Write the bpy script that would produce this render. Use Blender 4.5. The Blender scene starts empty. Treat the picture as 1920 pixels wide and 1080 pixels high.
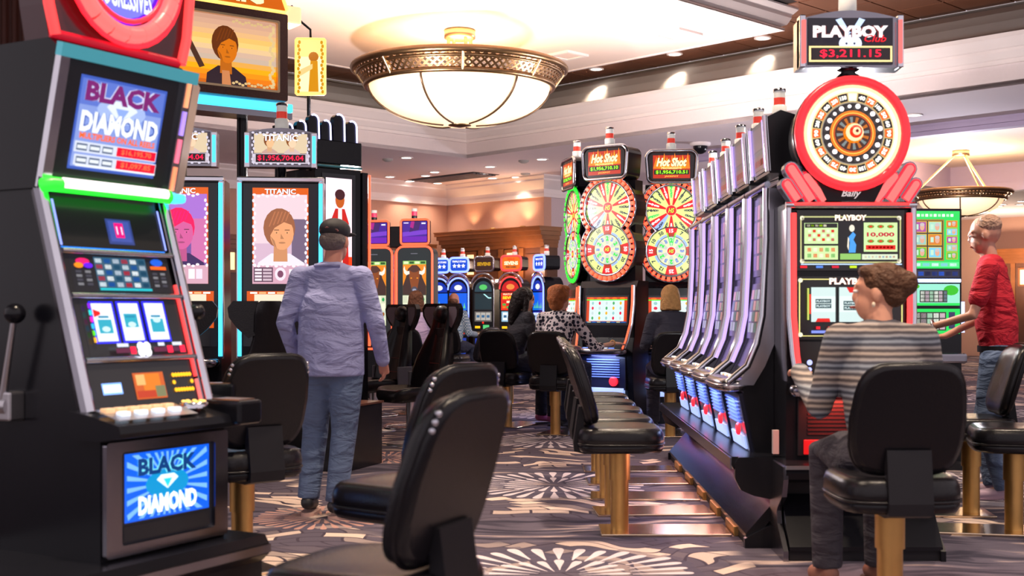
import bpy, bmesh, math, random
from mathutils import Matrix, Vector
random.seed(7)
R = math.radians
SC = bpy.context.scene
COL = SC.collection
# ---------------------------------------------------------------- camera, world, exposure
H = 1.22          # eye height of the photographer
F = 2300.0        # focal length in pixels of the 1920 px wide frame
cd = bpy.data.cameras.new('camera'); cam = bpy.data.objects.new('camera', cd); COL.objects.link(cam)
cam.location = (0, 0, H); cam.rotation_euler = (R(90), 0, 0)
cd.sensor_width = 36; cd.lens = F*36/1920; cd.shift_x = -55/1920; cd.shift_y = 45/1920
cd.clip_end = 200
cd.dof.use_dof = True; cd.dof.focus_distance = 11.0; cd.dof.aperture_fstop = 3.6
SC.camera = cam
w = bpy.data.worlds.new('world'); SC.world = w; w.use_nodes = True
w.node_tree.nodes['Background'].inputs[0].default_value = (0.84, 0.74, 0.80, 1)
w.node_tree.nodes['Background'].inputs[1].default_value = 0.72
vs = SC.view_settings
vs.view_transform = 'Standard'; vs.look = 'None'; vs.exposure = 0.42; vs.gamma = 1.0; vs.use_curve_mapping = False
SC.cycles.max_bounces = 6; SC.cycles.diffuse_bounces = 3; SC.cycles.glossy_bounces = 3
SC.cycles.sample_clamp_indirect = 4; SC.cycles.caustics_reflective = False; SC.cycles.caustics_refractive = False

def light(name, kind, loc, energy, col=(1, .8, .58), size=.1, rot=None, parent=None, spot=None):
    d = bpy.data.lights.new(name, kind); d.energy = energy; d.color = col
    if kind == 'AREA': d.size = size
    else: d.shadow_soft_size = size
    if spot: d.spot_size = R(spot); d.spot_blend = .8
    o = bpy.data.objects.new(name, d); COL.objects.link(o); o.location = loc
    if rot: o.rotation_euler = rot
    if parent: o.parent = parent
    return o

# ---------------------------------------------------------------- materials
def lin(c):
    c = c/255.0
    return c/12.92 if c <= .04045 else ((c+.055)/1.055)**2.4
def L(r, g, b, k=1.0): return (lin(r)*k, lin(g)*k, lin(b)*k)
MATS = {}
def mat(name, col=(.5, .5, .5), rough=.5, metal=0.0, emit=None, es=1.0, coat=0.0, spec=.5, noise=None, bump=None, bd=.01, stretch=None):
    if name in MATS: return MATS[name]
    m = bpy.data.materials.new(name); m.use_nodes = True; MATS[name] = m
    nt = m.node_tree; b = nt.nodes['Principled BSDF']
    b.inputs['Base Color'].default_value = (*col, 1); b.inputs['Roughness'].default_value = rough
    b.inputs['Metallic'].default_value = metal; b.inputs['Coat Weight'].default_value = coat
    b.inputs['Specular IOR Level'].default_value = spec
    if emit is not None:
        b.inputs['Emission Color'].default_value = (*emit, 1); b.inputs['Emission Strength'].default_value = es
    if noise or bump:
        tc = nt.nodes.new('ShaderNodeTexCoord')
        n = nt.nodes.new('ShaderNodeTexNoise'); n.inputs['Scale'].default_value = (bump or noise)[0]; n.inputs['Detail'].default_value = 4
        if stretch:
            mp = nt.nodes.new('ShaderNodeMapping'); mp.inputs['Scale'].default_value = stretch; n.inputs['Distortion'].default_value = .6
            nt.links.new(tc.outputs['Object'], mp.inputs[0]); nt.links.new(mp.outputs[0], n.inputs['Vector'])
        else: nt.links.new(tc.outputs['Object'], n.inputs['Vector'])
        if noise:
            r = nt.nodes.new('ShaderNodeMix'); r.data_type = 'RGBA'
            k = noise[1]
            r.inputs[6].default_value = (*[x*(1-k) for x in col], 1); r.inputs[7].default_value = (*[min(1, x*(1+k)) for x in col], 1)
            nt.links.new(n.outputs[0], r.inputs[0]); nt.links.new(r.outputs[2], b.inputs['Base Color'])
        if bump:
            bp = nt.nodes.new('ShaderNodeBump'); bp.inputs['Strength'].default_value = bump[1]; bp.inputs['Distance'].default_value = bd
            nt.links.new(n.outputs[0], bp.inputs['Height']); nt.links.new(bp.outputs[0], b.inputs['Normal'])
    return m
def neon(name, r, g, b, k): return mat('neon_'+name, (.03, .03, .03), .35, emit=L(r, g, b), es=k)
def attr_mat(name, lit):
    m = mat(name, (.02, .02, .02), .22 if lit else .5)
    nt = m.node_tree; a = nt.nodes.new('ShaderNodeVertexColor'); a.layer_name = 'Col'
    b = nt.nodes['Principled BSDF']
    if lit:
        hs = nt.nodes.new('ShaderNodeHueSaturation'); hs.inputs['Saturation'].default_value = 1.22
        nt.links.new(a.outputs[0], hs.inputs['Color']); nt.links.new(hs.outputs[0], b.inputs['Emission Color']); b.inputs['Emission Strength'].default_value = lit
    else: nt.links.new(a.outputs[0], b.inputs['Base Color'])
    return m
PRINT = attr_mat('lit_print', 0.95)
PAINT = attr_mat('flat_paint', 0)
BLACK = mat('black_gloss', (.008, .008, .011), .22, spec=.30, noise=(3, .2))
MATTE = mat('black_matte', (.012, .011, .014), .45, spec=.25, noise=(8, .2))
LEATHER = mat('black_leather', (.010, .009, .011), .26, spec=.30, bump=(120, .12))
CHROME = mat('chrome', (.72, .72, .78), .16, 1.0, noise=(6, .12))
DCHROME = mat('dark_chrome', (.30, .29, .33), .22, 1.0, noise=(6, .15))
STEEL = mat('brushed_steel', (.55, .53, .55), .32, 1.0, noise=(20, .1))
BRASS = mat('brass', (.62, .37, .13), .40, 1.0, noise=(12, .12))
PLATE = mat('polished_brass_plate', (.95, .72, .50), .20, 1.0, noise=(4, .1))
CLEAR = mat('candle_glass', (.72, .70, .66), .15, emit=(.35, .33, .30), es=.5)
REDL = mat('candle_red', (.5, .05, .03), .3, emit=L(190, 40, 25), es=.6)
GREY = mat('grey_plastic', (.12, .12, .14), .4, noise=(10, .1))

# ---------------------------------------------------------------- mesh builder
class MB:
    def __init__(s): s.v, s.f, s.m, s.c, s.s = [], [], [], [], []; s.M = None
    def add(s, vs, fs, m=0, c=None, sm=False):
        o = len(s.v)
        s.v += [tuple(s.M @ Vector(v)) for v in vs] if s.M is not None else [tuple(v) for v in vs]
        for f in fs: s.f.append([i+o for i in f]); s.m.append(m); s.c.append(c); s.s.append(sm)
        return s
    def box(s, x0, x1, y0, y1, z0, z1, m=0, bev=0, c=None):
        if bev <= 0:
            vs = [(x, y, z) for z in (z0, z1) for y in (y0, y1) for x in (x0, x1)]
            return s.add(vs, [(0, 2, 3, 1), (4, 5, 7, 6), (0, 1, 5, 4), (2, 6, 7, 3), (0, 4, 6, 2), (1, 3, 7, 5)], m, c)
        bm = bmesh.new(); bmesh.ops.create_cube(bm, size=1)
        for v in bm.verts:
            v.co = Vector(((x0+x1)/2+v.co.x*(x1-x0), (y0+y1)/2+v.co.y*(y1-y0), (z0+z1)/2+v.co.z*(z1-z0)))
        bmesh.ops.bevel(bm, geom=list(bm.edges), offset=bev, segments=2, affect='EDGES', profile=.5)
        bm.verts.index_update(); s.add([v.co[:] for v in bm.verts], [[v.index for v in f.verts] for f in bm.faces], m, c); bm.free()
        return s
    def prism(s, pts, axis, lo, hi, m=0, c=None, sm=False):
        """polygon pts extruded along axis ('x': pts are (y,z); 'y': (x,z); 'z': (x,y))"""
        n = len(pts)
        def q(p, t): return (t, p[0], p[1]) if axis == 'x' else (p[0], t, p[1]) if axis == 'y' else (p[0], p[1], t)
        vs = [q(p, lo) for p in pts]+[q(p, hi) for p in pts]
        s.add(vs, [list(range(n))[::-1], list(range(n, 2*n))], m, c)
        return s.add(vs, [(i, (i+1) % n, n+(i+1) % n, n+i) for i in range(n)], m, c, sm)
    def loft(s, rings, m=0, caps=True, sm=True, closed=True, c=None):
        n = len(rings[0]); vs = [p for r in rings for p in r]; fs = []
        for k in range(len(rings)-1):
            for i in range(n if closed else n-1):
                j = (i+1) % n; fs.append((k*n+i, k*n+j, (k+1)*n+j, (k+1)*n+i))
        o = len(s.v); s.add(vs, fs, m, c, sm)
        if caps and closed:
            s.add(rings[0], [list(range(n))[::-1]], m, c, sm); s.add(rings[-1], [list(range(n))], m, c, sm)
        return s
    def tube(s, pts, r, n=8, m=0, closed=False, sm=True, flat=1.0, c=None):
        pts = [Vector(p) for p in pts]; k = len(pts); rings = []; ref = None
        for i in range(k):
            if closed: t = pts[(i+1) % k]-pts[i-1]
            else: t = pts[min(i+1, k-1)]-pts[max(i-1, 0)]
            t.normalize()
            if ref is None: ref = Vector((0, 0, 1)) if abs(t.z) < .8 else Vector((0, 1, 0))
            a = t.cross(ref).normalized(); b = a.cross(t).normalized(); ref = b
            rr = r[i] if isinstance(r, (list, tuple)) else r
            rings.append([pts[i]+a*(rr*math.cos(6.28318*j/n))+b*(rr*flat*math.sin(6.28318*j/n)) for j in range(n)])
        if closed: rings.append(rings[0])
        return s.loft(rings, m, not closed, sm, c=c)
    def lathe(s, prof, n=24, c=(0, 0, 0), m=0, sm=True, col=None, axis='z'):
        rings = []
        for r, z in prof:
            if axis == 'z': rings.append([(c[0]+r*math.cos(6.28318*j/n), c[1]+r*math.sin(6.28318*j/n), c[2]+z) for j in range(n)])
            else: rings.append([(c[0]+r*math.cos(6.28318*j/n), c[1]+z, c[2]+r*math.sin(6.28318*j/n)) for j in range(n)])
        return s.loft(rings, m, True, sm, c=col)
    def ell(s, c, r, nu=14, nv=9, m=0, rot=None, col=None):
        rings = []
        for k in range(1, nv):
            a = math.pi*k/nv
            ring = [Vector((r[0]*math.sin(a)*math.cos(6.28318*j/nu), r[1]*math.sin(a)*math.sin(6.28318*j/nu), -r[2]*math.cos(a))) for j in range(nu)]
            rings.append([(rot @ p if rot else p)+Vector(c) for p in ring])
        return s.loft(rings, m, True, True, c=col)
    def build(s, name, mats, parent=None, loc=None):
        me = bpy.data.meshes.new(name); me.from_pydata(s.v, [], s.f)
        for x in (mats if isinstance(mats, (list, tuple)) else [mats]): me.materials.append(x)
        me.polygons.foreach_set('material_index', s.m); me.polygons.foreach_set('use_smooth', s.s)
        if any(x is not None for x in s.c):
            a = me.color_attributes.new('Col', 'FLOAT_COLOR', 'CORNER'); buf = []
            for f, c in zip(s.f, s.c): buf += list((*(c or (.5, .5, .5)), 1))*len(f)
            a.data.foreach_set('color', buf)
        me.update()
        o = bpy.data.objects.new(name, me); COL.objects.link(o)
        if parent: o.parent = parent
        if loc: o.location = loc
        return o

def tag(o, label, cat, group=None, kind=None):
    o['label'] = label
    if cat: o['category'] = cat
    if group: o['group'] = group
    if kind: o['kind'] = kind
    return o
def thing(name, label, cat, loc=(0, 0, 0), rz=0.0, group=None):
    o = bpy.data.objects.new(name, None); COL.objects.link(o); o.empty_display_size = .1
    o.location = loc; o.rotation_euler = (0, 0, R(rz)); return tag(o, label, cat, group)
def struct(o, label=None, cat=None):
    o['kind'] = 'structure'
    if label: o['label'] = label
    if cat: o['category'] = cat
    return o
KIDS = {}
def dup(o, parent=None, loc=None, rz=None, label=None):
    c = o.copy(); COL.objects.link(c)
    if parent: c.parent = parent
    if loc is not None: c.location = loc
    if rz is not None: c.rotation_euler = (0, 0, R(rz))
    if label: c['label'] = label
    for ch in list(o.children): dup(ch, c)
    return c

# ---------------------------------------------------------------- flat print
GC = {}
def glyph(t, bold=0.0, shear=0.0):
    k = (t, bold, shear)
    if k in GC: return GC[k]
    cu = bpy.data.curves.new('t', 'FONT'); cu.body = t; cu.size = 1; cu.offset = bold; cu.shear = shear; cu.resolution_u = 2
    o = bpy.data.objects.new('t', cu); me = o.to_mesh()
    vs = [(v.co.x, v.co.y) for v in me.vertices]; fs = [tuple(p.vertices) for p in me.polygons]
    o.to_mesh_clear(); bpy.data.objects.remove(o); bpy.data.curves.remove(cu)
    if not vs: vs, fs = [(0, 0), (.1, 0), (.1, .1)], [(0, 1, 2)]
    x0, x1 = min(v[0] for v in vs), max(v[0] for v in vs); y0, y1 = min(v[1] for v in vs), max(v[1] for v in vs)
    GC[k] = ([((v[0]-(x0+x1)/2), (v[1]-(y0+y1)/2)) for v in vs], fs, x1-x0, max(y1-y0, .01)); return GC[k]
class Pr:
    """prints coloured shapes on a plane: origin O, right U, up V; every call lies a hair above the last"""
    def __init__(s, mb, O, U=(1, 0, 0), V=(0, 0, 1), step=.0007, m=0):
        s.mb, s.O, s.U, s.V = mb, Vector(O), Vector(U).normalized(), Vector(V).normalized()
        s.N = s.U.cross(s.V); s.k = 0; s.step = step; s.m = m
    def p(s, u, v): return s.O+s.U*u+s.V*v+s.N*(s.k*s.step)
    def up(s): s.k += 1
    def poly(s, pts, c, up=True):
        if up: s.k += 1
        s.mb.add([s.p(*q) for q in pts], [list(range(len(pts)))], s.m, c); return s
    def rect(s, u0, v0, u1, v1, c, up=True): return s.poly([(u0, v0), (u1, v0), (u1, v1), (u0, v1)], c, up)
    def cr(s, u, v, w_, h_, c, up=True): return s.rect(u-w_/2, v-h_/2, u+w_/2, v+h_/2, c, up)
    def disc(s, u, v, r, c, n=20, ry=None, up=True):
        ry = ry or r
        return s.poly([(u+r*math.cos(6.28318*i/n), v+ry*math.sin(6.28318*i/n)) for i in range(n)], c, up)
    def ring(s, u, v, r0, r1, a0, a1, c, n=3, up=True):
        if up: s.k += 1
        P_ = []
        for i in range(n+1):
            a = a0+(a1-a0)*i/n
            P_.append((s.p(u+r0*math.cos(a), v+r0*math.sin(a)), s.p(u+r1*math.cos(a), v+r1*math.sin(a))))
        s.mb.add([q for x in P_ for q in x], [(2*i, 2*i+1, 2*i+3, 2*i+2) for i in range(n)], s.m, c); return s
    def text(s, t, u, v, h, c, w=None, bold=0.012, shear=0, rot=0.0, edge=None, up=True):
        if edge is not None: s._t(t, u, v, h, edge, w, bold+.035, shear, rot, up)
        return s._t(t, u, v, h, c, w, bold, shear, rot, up)
    def _t(s, t, u, v, h, c, w, bold, shear, rot, up=True):
        if up: s.k += 1
        vs_, fs, gw, gh = glyph(t, bold, shear)
        sy = h/gh; sx = (w/gw) if w else sy
        ca, sa = math.cos(rot), math.sin(rot)
        s.mb.add([s.p(u+x*sx*ca-y*sy*sa, v+x*sx*sa+y*sy*ca) for x, y in vs_], fs, s.m, c); return s
def arc(cx, cy, r, a0, a1, n): return [(cx+r*math.cos(a0+(a1-a0)*i/n), cy+r*math.sin(a0+(a1-a0)*i/n)) for i in range(n+1)]
def rrect(x0, x1, y0, y1, r, n=4):
    o = []
    for cx, cy, a in ((x1-r, y1-r, 0), (x0+r, y1-r, 90), (x0+r, y0+r, 180), (x1-r, y0+r, 270)): o += arc(cx, cy, r, R(a), R(a+90), n)
    return o
def frame(mb, outer, inner, y0, y1, m=0):
    """flat ring between two equal-length outlines (x,z), from y0 (front) to y1 (back)"""
    n = len(outer)
    rings = [[(p[0], y, p[1]) for p in o_] for o_, y in ((outer, y1), (outer, y0), (inner, y0), (inner, y1))]
    return mb.loft(rings+[rings[0]], m, False, False)
W_ = L(255, 255, 255); K_ = (.004, .004, .006)
def candle(parent, x, y, z, s=1.0):
    b = MB().lathe([(.034*s, 0), (.036*s, .004), (.036*s, .055*s), (.03*s, .06*s)], 12, (x, y, z)).build('candle_base', CLEAR, parent)
    MB().lathe([(.028*s, 0), (.028*s, .035*s)], 12, (x, y, z+.06*s)).build('candle_red_band', REDL, parent)
    MB().lathe([(.028*s, 0), (.028*s, .03*s)], 12, (x, y, z+.095*s)).build('candle_clear_band', CLEAR, parent)
    MB().lathe([(.031*s, 0), (.031*s, .012*s), (.02*s, .018*s)], 12, (x, y, z+.125*s)).build('candle_cap', CHROME, parent)
def P(px, py, Y): return ((px-1015)/F*Y, Y, H-(py-585)/F*Y)
# ---------------------------------------------------------------- the hall: floor, ceilings, walls
def NN(nt, t, **k):
    n = nt.nodes.new(t)
    for a, b in k.items(): setattr(n, a, b)
    return n
def carpet():
    m = mat('carpet', rough=.95, spec=.15); nt = m.node_tree; lk = nt.links.new; b = nt.nodes['Principled BSDF']
    def mt(op, a, c=None, d=None, clamp=False):
        n = NN(nt, 'ShaderNodeMath', operation=op); n.use_clamp = clamp
        for i, x in enumerate((a, c, d)):
            if x is None: continue
            if isinstance(x, (int, float)): n.inputs[i].default_value = x
            else: lk(x, n.inputs[i])
        return n.outputs[0]
    def mix(f, a, c):
        n = NN(nt, 'ShaderNodeMix', data_type='RGBA')
        for i, x in ((0, f), (6, a), (7, c)):
            if isinstance(x, (int, float)): n.inputs[i].default_value = x
            elif isinstance(x, tuple): n.inputs[i].default_value = (*x, 1)
            else: lk(x, n.inputs[i])
        return n.outputs[2]
    def noise(v, sc, det=3):
        n = NN(nt, 'ShaderNodeTexNoise'); n.inputs['Scale'].default_value = sc; n.inputs['Detail'].default_value = det; lk(v, n.inputs['Vector']); return n.outputs[0]
    def comb(x, y):
        n = NN(nt, 'ShaderNodeCombineXYZ')
        for i, q in ((0, x), (1, y)):
            if isinstance(q, (int, float)): n.inputs[i].default_value = q
            else: lk(q, n.inputs[i])
        return n.outputs[0]
    def ss(a, lo, hi):
        n = NN(nt, 'ShaderNodeMapRange', interpolation_type='SMOOTHSTEP'); lk(a, n.inputs[0]); n.inputs[1].default_value = lo; n.inputs[2].default_value = hi; return n.outputs[0]
    pos = NN(nt, 'ShaderNodeNewGeometry').outputs['Position']
    sp = NN(nt, 'ShaderNodeSeparateXYZ'); lk(pos, sp.inputs[0]); x, y = sp.outputs[0], sp.outputs[1]
    wob = noise(pos, .9, 2)
    st = noise(comb(mt('MULTIPLY', x, .8), mt('ADD', mt('MULTIPLY', y, 5.5), mt('MULTIPLY', wob, 6))), 1.6, 5)
    base = mix(ss(st, .38, .52), L(56, 52, 66), L(98, 90, 104)); base = mix(ss(st, .56, .66), base, L(192, 168, 160)); base = mix(ss(st, .67, .73), base, L(58, 52, 66))
    # wavy blocks
    yy = mt('ADD', y, mt('MULTIPLY', mt('SINE', mt('ADD', mt('MULTIPLY', x, 5.2), mt('MULTIPLY', wob, 9))), .16))
    xx = mt('ADD', mt('ADD', x, mt('MULTIPLY', y, .7)), mt('MULTIPLY', mt('SINE', mt('MULTIPLY', y, 8.0)), .09))
    br = NN(nt, 'ShaderNodeTexBrick'); lk(comb(xx, yy), br.inputs['Vector'])
    br.inputs['Color1'].default_value = (0, 0, 0, 1); br.inputs['Color2'].default_value = (1, 1, 1, 1); br.inputs['Mortar'].default_value = (0, 0, 0, 1)
    for k_, v_ in (('Scale', 1.0), ('Mortar Size', .009), ('Brick Width', .24), ('Row Height', .13), ('Bias', -.1)): br.inputs[k_].default_value = v_
    sv = NN(nt, 'ShaderNodeSeparateColor'); lk(br.outputs[0], sv.inputs[0])
    band = ss(noise(comb(mt('MULTIPLY', x, .55), y), .62, 1), .46, .50)
    blockc = mix(ss(sv.outputs[0], .50, .80), L(92, 84, 98), L(232, 206, 190))
    blockc = mix(br.outputs[1], blockc, L(70, 60, 74))
    colr = mix(band, base, blockc)
    # starbursts on a 3 m lattice
    def lat(q, o, s_): return mt('MULTIPLY', mt('SUBTRACT', mt('FRACT', mt('ADD', mt('DIVIDE', mt('SUBTRACT', q, o), s_), .5)), .5), s_)
    for ox, oy, s_, rad, tint in ((.087, 5.68, 3.0, .66, L(222, 208, 212)), (1.7, 7.3, 3.0, .42, L(196, 150, 138))):
        fx, fy = lat(x, ox, s_), lat(y, oy, s_)
        r = mt('SQRT', mt('ADD', mt('MULTIPLY', fx, fx), mt('MULTIPLY', fy, fy)))
        th = mt('ARCTAN2', fy, fx)
        for n_, r0, r1, wd in ((22, .12, .55, .36), (34, .5, 1.0, .34)):
            t = mt('ADD', mt('MULTIPLY', th, n_/6.28318), 40)
            wn = NN(nt, 'ShaderNodeTexWhiteNoise', noise_dimensions='1D'); lk(mt('FLOOR', t), wn.inputs['W'])
            pr = mt('ABSOLUTE', mt('SUBTRACT', mt('FRACT', t), .5))
            rn = mt('SUBTRACT', mt('DIVIDE', r, rad), mt('MULTIPLY', wn.outputs[0], .12))
            tq = mt('DIVIDE', mt('SUBTRACT', rn, r0), r1-r0-.06, clamp=True)
            wlim = mt('MULTIPLY', mt('MULTIPLY', mt('ADD', mt('MULTIPLY', tq, .8), .2), mt('SQRT', mt('SUBTRACT', 1.0, mt('POWER', tq, 7.0)))), wd)
            k1 = mt('LESS_THAN', pr, wlim)
            k2 = mt('MULTIPLY', mt('GREATER_THAN', rn, r0), mt('LESS_THAN', rn, r1-.065))
            petal = mt('MULTIPLY', k1, k2)
            ringk = mt('LESS_THAN', rn, r1)
            ringk = mt('MULTIPLY', ringk, mt('GREATER_THAN', rn, r0))
            colr = mix(mt('MULTIPLY', ringk, .6), colr, L(84, 78, 96))
            colr = mix(petal, colr, tint)
    fib = noise(pos, 240, 2)
    colr = mix(mt('MULTIPLY', ss(fib, .35, .65), .28), colr, (0.02, .018, .022))
    lk(colr, b.inputs['Base Color'])
    bp = NN(nt, 'ShaderNodeBump'); bp.inputs['Strength'].default_value = .3; bp.inputs['Distance'].default_value = .01; lk(fib, bp.inputs['Height']); lk(bp.outputs[0], b.inputs['Normal'])
    return m
struct(MB().box(-26, 30, -6, 52, -.1, 0).build('floor', carpet()), 'grey mauve patterned casino carpet with pale starburst flowers', 'floor')

CX, CY = -1.253, 20.58; Q = .70710678
def ab(a, b, z): return (CX+(a-b)*Q, CY-(a+b)*Q, z)
ABM = Matrix(((Q, -Q, 0, CX), (-Q, -Q, 0, CY), (0, 0, 1, 0), (0, 0, 0, 1)))   # (a,b,z) -> world
def toab(X, Y): dx, dy = X-CX, Y-CY; return ((dx-dy)*Q, -(dx+dy)*Q)
ZL = 3.80; ZT = 4.906; ZP = 4.645
CEIL = mat('lower_ceiling_paint', L(228, 214, 218), .8, noise=(1.2, .03))
WALLP = mat('bulkhead_paint', L(226, 212, 212), .75, noise=(30, .03))
TRIMW = mat('moulding_white', L(236, 224, 222), .55, noise=(6, .02))
COVE = mat('cove_grey', L(170, 164, 160), .7, noise=(5, .03))
PANELC = mat('ceiling_panel_cream', L(232, 210, 200), .8, noise=(1.5, .03))
WALLF = mat('far_wall_tan', L(200, 154, 134), .8, noise=(30, .05))
WOOD = mat('wood', L(128, 72, 34), .4, noise=(5, .3), coat=.2)
WOODD = mat('wood_dark', L(88, 48, 28), .42, noise=(5, .3), coat=.2)
MIRR = mat('copper_mirror_tile', (.40, .17, .10), .22, .55, noise=(2, .25))
TILEB = mat('tile_gap', (.012, .008, .008), .6)
def extr(name, prof, m, wall, lo, hi, parent=None):
    """profile (o,z) run along a tray wall; o is the inward offset, mitred at the far corner"""
    mb = MB()
    for (o0, z0), (o1, z1) in zip(prof[:-1], prof[1:]):
        if wall == 'r': q = [ab(max(lo, o0) if lo == 0 else lo, o0, z0), ab(hi, o0, z0), ab(hi, o1, z1), ab(max(lo, o1) if lo == 0 else lo, o1, z1)]
        else: q = [ab(o0, max(lo, o0) if lo == 0 else lo, z0), ab(o0, hi, z0), ab(o1, hi, z1), ab(o1, max(lo, o1) if lo == 0 else lo, z1)]
        if lo == 0 and o0 < 0 or (lo == 0 and o1 < 0):
            if wall == 'r': q = [ab(o0, o0, z0), ab(hi, o0, z0), ab(hi, o1, z1), ab(o1, o1, z1)]
            else: q = [ab(o0, o0, z0), ab(o0, hi, z0), ab(o1, hi, z1), ab(o1, o1, z1)]
        mb.add(q, [(0, 1, 2, 3)])
    return struct(mb.build(name, m, parent))
FACE = [(0, ZL), (0, 4.05)]
MOULD = [(0, 4.05), (.03, 4.055), (.03, 4.10), (.05, 4.11), (.10, 4.18), (.10, 4.21), (.12, 4.22), (.19, 4.31), (.20, 4.32), (.20, 4.37), (0, 4.375)]
CV = [(0, 4.375), (-.04, 4.45), (-.12, 4.58), (-.25, 4.71), (-.42, 4.81), (-.65, 4.87), (-.65, ZT)]
TS = 15.0
for wl, nm, tn in (('r', 'right', 1), ('l', 'left', 2)):
    extr('wall_bulkhead_'+nm, FACE, WALLP, wl, 0, TS)
    extr('trim_%d' % tn, MOULD, TRIMW, wl, 0, TS)
    extr('wall_cove_'+nm, CV, COVE, wl, 0, TS)
# the upper ceiling of the tray, clad with copper mirror tiles
mb = MB(); mb.M = ABM
mb.box(-.66, TS, -.66, TS, ZT+.012, ZT+.1)
upper = struct(mb.build('ceiling', TILEB), 'dark upper ceiling of the tray clad in copper mirror tiles', 'ceiling')
PA0, PA1, PB0, PB1 = 1.35, 7.0, 1.05, 6.7      # dropped cream panel, set in its middle
tm = None; ts = .61
def inview(p, mg=80):
    if p[1] < .5: return False
    px, py = 1015+F*p[0]/p[1], 585-F*(p[2]-H)/p[1]
    return -mg < px < 1920+mg and -mg < py < 1080+mg
for i in range(-1, 24):
    for j in range(-1, 24):
        a, b = -.65+ts*(i+1), -.65+ts*(j+1)
        if a+ts > TS or b+ts > TS: continue
        if PA0-.1 < a+ts/2 < PA1+.1 and PB0-.1 < b+ts/2 < PB1+.1: continue
        if not inview(ab(a+ts/2, b+ts/2, ZT)): continue
        if tm is None:
            t = MB(); t.M = Matrix(((Q, -Q, 0, 0), (-Q, -Q, 0, 0), (0, 0, 1, 0), (0, 0, 0, 1)))
            t.box(.012, ts-.012, .012, ts-.012, 0, .012)
            tm = t.build('tile', MIRR, upper, ab(a, b, ZT)); t0 = tm
        else:
            o = t0.copy(); COL.objects.link(o); o.location = ab(a, b, ZT)
mb = MB(); mb.M = ABM; mb.box(PA0, PA1, PB0, PB1, ZP, ZP+.02)
panel = struct(mb.build('ceiling_panel', PANELC), 'cream dropped ceiling panel above the large bowl chandelier', 'ceiling')
# crown moulding around the dropped panel
PP = [(0, ZP-.012), (-.05, ZP-.012), (-.05, ZP+.03), (.02, ZP+.06), (.06, ZP+.14), (.06, ZP+.17), (.12, ZP+.24), (.12, ZT)]
mb = MB()
rings = []
for o, z in PP: rings.append([ab(PA0-o, PB0-o, z), ab(PA1+o, PB0-o, z), ab(PA1+o, PB1+o, z), ab(PA0-o, PB1+o, z)])
mb.loft(rings, 0, False, False); struct(mb.build('trim_3', TRIMW, None), 'white crown moulding round the dropped ceiling panel', 'moulding')
for (px, py, s_) in ((1268, 62, .46), (1064, 102, .40)):
    y_ = (ZP-H)*F/(585-py); x_ = (px-1015)/F*y_; a, b = toab(x_, y_)
    v = thing('ceiling_vent', 'square white air vent in the cream panel, %s' % ('farther from the chandelier' if px > 1200 else 'just beside the chandelier'), 'vent', (0, 0, 0), 0, 'ceiling air vents')
    m1 = MB(); m1.M = ABM
    rg = [[(a-h, b-h, z), (a+h, b-h, z), (a+h, b+h, z), (a-h, b+h, z)] for h, z in ((s_/2, ZP), (s_/2, ZP-.03), (s_/2-.05, ZP-.03), (s_/2-.05, ZP-.012))]
    m1.loft(rg, 0, False, False); m1.build('vent_frame', TRIMW, v)
    m1 = MB(); m1.M = ABM; m1.box(a-s_/2+.05, a+s_/2-.05, b-s_/2+.05, b+s_/2-.05, ZP-.018, ZP-.006); m1.build('vent_grille', PANELC, v)
# lower ceiling round the tray, second tray to the right
mb = MB(); mb.M = ABM; T2 = (3.2, 30, -10.7, -1.97)
for a0, a1, b0, b1 in ((0, 30, -1.97, 0), (-14, 0, -24, 20), (0, 3.2, -24, -1.97), (3.2, 34, -30, -10.7)): mb.box(a0, a1, b0, b1, ZL, ZL+.06)
struct(mb.build('ceiling_lower', CEIL), 'pale lower ceiling with recessed downlights', 'ceiling')
mb = MB(); mb.M = ABM; mb.box(3.2, 30, -10.7, -1.97, 4.26, 4.32)
struct(mb.build('ceiling_second_tray', PANELC), 'cream ceiling of the second tray above the small chandelier', 'ceiling')
PURP = mat('lilac_moulding', L(176, 160, 190), .6, noise=(8, .03))
mb = MB(); mb.M = ABM
mb.box(2.9, 30, -2.15, -1.97, 3.64, ZL); mb.box(2.9, 30, -2.10, -1.93, 3.70, 3.76)
struct(mb.build('trim_4', PURP), 'lilac moulding along the near edge of the second tray', 'moulding')
mb = MB(); mb.M = ABM; mb.box(3.2, 30, -10.76, -10.7, ZL, 4.3); mb.box(3.2, 30, -10.9, -10.6, ZL-.12, ZL+.06); mb.box(3.2, 3.26, -10.7, -1.97, ZL, 4.3)
struct(mb.build('trim_5', PURP), 'lilac moulding along the far edge of the second tray', 'moulding')
# far walls
mb = MB(); mb.M = ABM
mb.box(-3.95, -.94, -2.98, -2.78, 0, ZL); struct(mb.build('wall_back_right', WALLF), 'tan far wall above the wooden cabinets', 'wall')
mb = MB(); mb.M = ABM
mb.box(-3.95, -3.75, -2.78, 18, 0, ZL); struct(mb.build('wall_back_left', WALLF), 'tan far wall behind the tall screens', 'wall')
mb = MB(); mb.M = ABM
mb.box(-1.1, -.94, -14, -2.98, 0, ZL); struct(mb.build('wall_return', mat('lilac_wall', L(205, 186, 190), .8, noise=(30, .04))), 'lilac side of the far wall', 'wall')
mb = MB(); mb.M = ABM
mb.box(-1.1, 34, -19.2, -19, 0, ZL); struct(mb.build('wall_far', WALLF), 'distant wall at the end of the hall', 'wall')
FCP = [(0, 3.40), (.04, 3.40), (.04, 3.46), (.03, 3.47), (.03, 3.55), (.06, 3.58), (.18, 3.70), (.18, 3.73), (.24, 3.78), (.24, ZL)]
mb = MB()
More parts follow.
